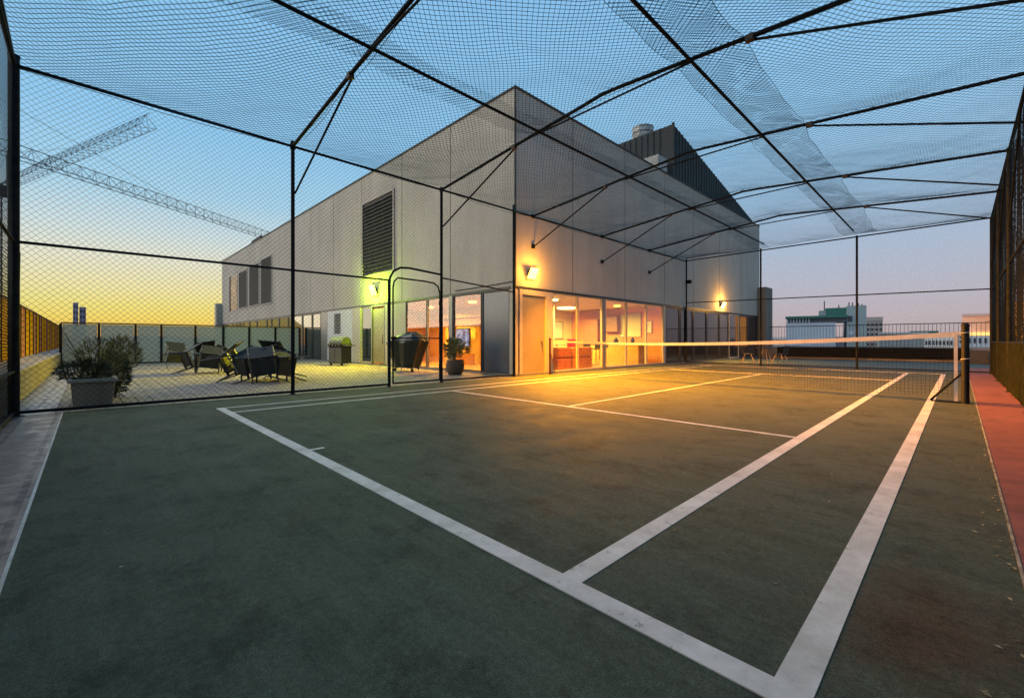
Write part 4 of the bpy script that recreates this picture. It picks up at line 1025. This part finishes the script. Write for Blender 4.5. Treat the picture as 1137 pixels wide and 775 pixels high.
# ------------------------------------------------------------------ skyline
M['win'] = mat('distant_window', (.04,.05,.06), .2, 0, .3, 1)
def town_block(name, label, px0, px1, ytop, depth, m_wall, zb=-30, rows=0, cols=0, wy0=None, dep=18, roof=None, cat='building', group=None, winm=None, wh=None):
    """a building face-on to the roof terrace, at a bearing and a distance"""
    a, b_ = bearing(px0, depth), bearing(px1, depth); zt = height(ytop, depth)
    mid = (a+b_)/2; perp = Vector((mid.y, -mid.x, 0)).normalized(); w = abs((b_-a).dot(perp)); a = mid-perp*w/2; b_ = mid+perp*w/2
    t = thing(name, label, cat, (a.x, a.y, zb), (0,0,math.atan2(b_.y-a.y, b_.x-a.x)), group)
    hh = zt-zb; MB().box(0,0,0,w,dep,hh).build('wall', m_wall, t)
    if roof: MB().box(-w*.01,-.4,hh,w*1.01,dep,hh+roof[0]).build('roof', roof[1], t)
    if rows:
        wz = wh or hh*.045; base = None
        for r in range(rows):
            for c in range(cols):
                x0 = w*(c+.22)/cols; zz = hh-(r+1)*wz*1.9
                if base is None:
                    base = MB().box(0,-.12,0,w*.56/cols,-.01,wz).build('window', winm or M['win'], t); o = base
                else:
                    o = base.copy(); COL.objects.link(o); o.parent = t
                o.location = (x0, 0, zz)
    return t, w, hh
def fm(name, r, g, b, v=.08): return mat(name, (r,g,b), .9, 0, v, .2)
white_b = fm('pale_blue_white_render', .36,.42,.50); green_b = fm('dark_green_cladding', .03,.13,.11); grey_b = fm('grey_render', .28,.27,.27)
hotel, w, hh = town_block('white_office_block', 'large pale office block with arcaded top storey and green roof housing', 872, 927, 358.5, 150, white_b, dep=24)
D = 150; px2m = D/F_PX
def hbox(name, p0, p1, y0, y1, m_, dy=.3, dp_=10):
    x0, x1 = (p0-872)*px2m, (p1-872)*px2m; return MB().box(x0,dy,height(y1,D)+30,x1,dp_,height(y0,D)+30).build(name, m_, hotel)
hbox('arcade_storey', 872.5, 927, 353.5, 358.4, fm('shadow_grey', .10,.12,.14), .6)
hbox('eave', 871.5, 928, 351, 353.4, green_b, -1.0)
for k in range(8): hbox('column', 873+k*2.9, 874.2+k*2.9, 353.5, 358.4, white_b, -.1, .5)
hbox('roof_housing', 909, 929, 342.5, 351, green_b, 2, 14); hbox('roof_housing', 903, 909, 345, 351, fm('g3', .2,.25,.26), 2, 14)
hbox('stair_tower', 927.4, 944, 341, 420, fm('pale_green_grey', .24,.31,.33), 1, 18)
for p, y in ((908,334),(921,339),(930,336.5),(933,337),(938,338),(941,339)):
    x = (p-872)*px2m; MB().box(x-.15,4,height(351,D)+30,x+.15,4.3,height(y,D)+30).build('antenna', M['louvre'], hotel)
hbox('window_band', 928.5, 932, 352, 358, M['win'], .9, 1); hbox('window_band', 929, 934, 368, 372, white_b, .9, 1)
town_block('office_block', 'plain grey block right of the pale office block', 944, 957, 357, 190, fm('grey_green', .26,.29,.30), rows=3, cols=3, dep=14)
town_block('apartment_block', 'grey apartment block with rows of windows behind the middle fence post', 957, 980, 356.5, 220, grey_b, rows=6, cols=5, dep=16, wh=1.3, roof=(2.0, fm('g5', .30,.28,.27)))
town_block('low_warehouse', 'low grey flat roofed warehouse below the railing', 975, 1030, 371, 120, fm('g6', .17,.21,.24), dep=26, roof=(.5, fm('g7', .30,.33,.36)))
town_block('teal_roofed_hall', 'low hall with a dark teal roof', 1010, 1042, 367.5, 170, fm('teal_roof', .03,.13,.14), dep=22, rows=1, cols=6, wh=1.0)
town_block('white_windowed_building', 'long white building with a row of dark windows', 1026, 1062, 374, 110, fm('white_render', .62,.62,.60), dep=12, rows=2, cols=9, wh=1.1)
ob, w, hh = town_block('glow_painted_building', 'building with orange and pink glow painted into its upper storeys beside the net post', 1068, 1104, 351, 140, mat('painted_orange_glow', (.62,.28,.14), .9, 0, .25, .25, c2=(.75,.42,.30), emis=(1,.36,.16), estr=.30), dep=14, roof=(.8, fm('pink', .7,.45,.38)))  # reflected sunset painted as orange colour plus emission; the wall is no lamp
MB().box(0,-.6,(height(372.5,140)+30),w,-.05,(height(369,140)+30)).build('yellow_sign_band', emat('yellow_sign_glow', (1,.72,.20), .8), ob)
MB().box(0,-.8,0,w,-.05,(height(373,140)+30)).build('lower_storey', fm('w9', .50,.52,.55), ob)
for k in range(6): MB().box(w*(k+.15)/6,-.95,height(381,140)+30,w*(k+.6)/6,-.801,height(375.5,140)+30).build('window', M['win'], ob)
town_block('glow_painted_tower', 'tower with sunset glow painted into its orange facade, behind the right hand fence', 1113, 1137, 336, 45, mat('painted_sunset_facade', (.75,.30,.06), .9, 0, .3, .5, emis=(1,.36,.05), estr=.6), dep=10)  # sunset light on the facade is put in by orange colour and emission
town_block('twin_tower', 'taller of two slim mauve towers on the left horizon', 81, 87, 336, 420, fm('mauve', .30,.24,.30), rows=8, cols=2, dep=10, wh=3)
town_block('twin_tower', 'broader of two slim mauve towers on the left horizon', 88, 95.5, 341, 430, fm('mauve2', .34,.26,.33), rows=8, cols=2, dep=10, wh=3)
town_block('low_white_house', 'low white building under the left end of the skyline by the concrete fin', 850, 872, 374.5, 160, fm('w10', .50,.50,.50), dep=12, rows=1, cols=6, wh=1)
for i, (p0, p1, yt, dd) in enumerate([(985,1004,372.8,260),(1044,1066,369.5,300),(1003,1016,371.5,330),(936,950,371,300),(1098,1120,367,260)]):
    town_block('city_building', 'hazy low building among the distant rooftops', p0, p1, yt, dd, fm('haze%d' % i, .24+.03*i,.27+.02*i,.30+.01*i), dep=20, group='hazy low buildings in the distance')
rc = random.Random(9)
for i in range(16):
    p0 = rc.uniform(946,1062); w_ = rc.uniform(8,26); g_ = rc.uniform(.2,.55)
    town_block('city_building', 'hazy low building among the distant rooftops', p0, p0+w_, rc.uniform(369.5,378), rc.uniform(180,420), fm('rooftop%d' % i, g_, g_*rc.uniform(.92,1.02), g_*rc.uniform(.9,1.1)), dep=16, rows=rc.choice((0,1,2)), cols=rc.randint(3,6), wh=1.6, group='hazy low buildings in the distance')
# hills on the horizon
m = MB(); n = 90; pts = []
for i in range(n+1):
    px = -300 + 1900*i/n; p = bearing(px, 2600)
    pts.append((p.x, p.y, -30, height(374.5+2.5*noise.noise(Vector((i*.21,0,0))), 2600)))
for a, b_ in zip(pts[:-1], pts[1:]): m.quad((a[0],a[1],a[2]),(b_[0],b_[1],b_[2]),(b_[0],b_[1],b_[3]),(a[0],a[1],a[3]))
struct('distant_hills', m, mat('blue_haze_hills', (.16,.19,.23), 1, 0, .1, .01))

# ------------------------------------------------------------------ cranes
M['crane'] = mat('crane_steel', (.045,.045,.055), .6, .2, .2, 1)
def truss(A, B, w, h, step, r, up=Vector((0,0,1))):
    A, B = Vector(A), Vector(B); d = (B-A).normalized(); s = d.cross(up).normalized() if abs(d.z) < .9 else Vector((1,0,0)); u = s.cross(d)
    L = (B-A).length; n = max(2, int(L/step)); m = MB()
    def c(k, t):
        o = (s*w/2, -s*w/2, u*h)[k]; return A + d*t + o
    for k in range(3): m.tube([c(k,0), c(k,L)], r*1.4, 4, False)
    for i in range(n):
        t0, t1 = L*i/n, L*(i+.5)/n; t2 = L*(i+1)/n
        for k in (0,1): m.tube([c(k,t0), c(2,t1), c(k,t2)], r, 3, False)
        m.tube([c(0,t0), c(1,t2)], r, 3, False)
    return m
def crane(label, root, j1, z, w, cj=14):
    t = thing('tower_crane', label, 'crane', (root.x, root.y, -30), group='tower cranes over the left horizon')
    iv = Matrix.Translation(-Vector((root.x, root.y, -30)))
    def B(m, n, mt=M['crane']):
        o = m.build(n, mt, t); o.matrix_parent_inverse = iv
    A = Vector((root.x, root.y, z)); E_ = Vector((j1.x, j1.y, z)); d = (E_-A).normalized()
    B(truss(A, E_, w, w*1.05, w*1.15, .036), 'jib'); B(truss(A, A-d*cj, w, w*.7, w*1.2, .06), 'counter_jib')
    m = MB()
    for sx in (-1,1):
        for sy in (-1,1): m.tube([(root.x+sx*.8,root.y+sy*.8,-30),(root.x+sx*.8,root.y+sy*.8,z)], .09, 4, False)
    k = -30
    while k < z-1.7:
        for a_, b2 in (((-1,-1),(1,-1)),((1,-1),(1,1)),((1,1),(-1,1)),((-1,1),(-1,-1))):
            m.tube([(root.x+a_[0]*.8,root.y+a_[1]*.8,k),(root.x+b2[0]*.8,root.y+b2[1]*.8,k+1.7)], .05, 3, False)
        k += 1.7
    B(m, 'mast')
    m = MB(); m.obox(A+Vector((1.4,0,-1.4)), (1,0,0),(0,1,0),(0,0,1), .9,.9,1.1); B(m, 'cab', M['louvre'])
    m = MB(); m.obox(A-d*cj*.9+Vector((0,0,-1.2)), d, d.cross(Vector((0,0,1))), (0,0,1), 1.6,.8,1.3); B(m, 'counterweight', M['joint'])
    m = MB(); ap = A+Vector((0,0,7)); m.tube([A, ap], .15, 4); m.tube([ap, A+d*(E_-A).length*.55+Vector((0,0,w))], .03, 3); m.tube([ap, A-d*cj*.9], .03, 3); B(m, 'apex_stays')
crane('tower crane whose jib rises to the right, its tip in front of the blue sky', bearing(8,92), bearing(166,66), 33.6, 1.9)
crane('tower crane with the long jib reaching down behind the building roof line', bearing(-70,44), bearing(300,91), 22.2, 1.45, 10)

S.render.engine = 'CYCLES'
S.cycles.max_bounces = 8; S.cycles.transparent_max_bounces = 24; S.cycles.sample_clamp_indirect = 6
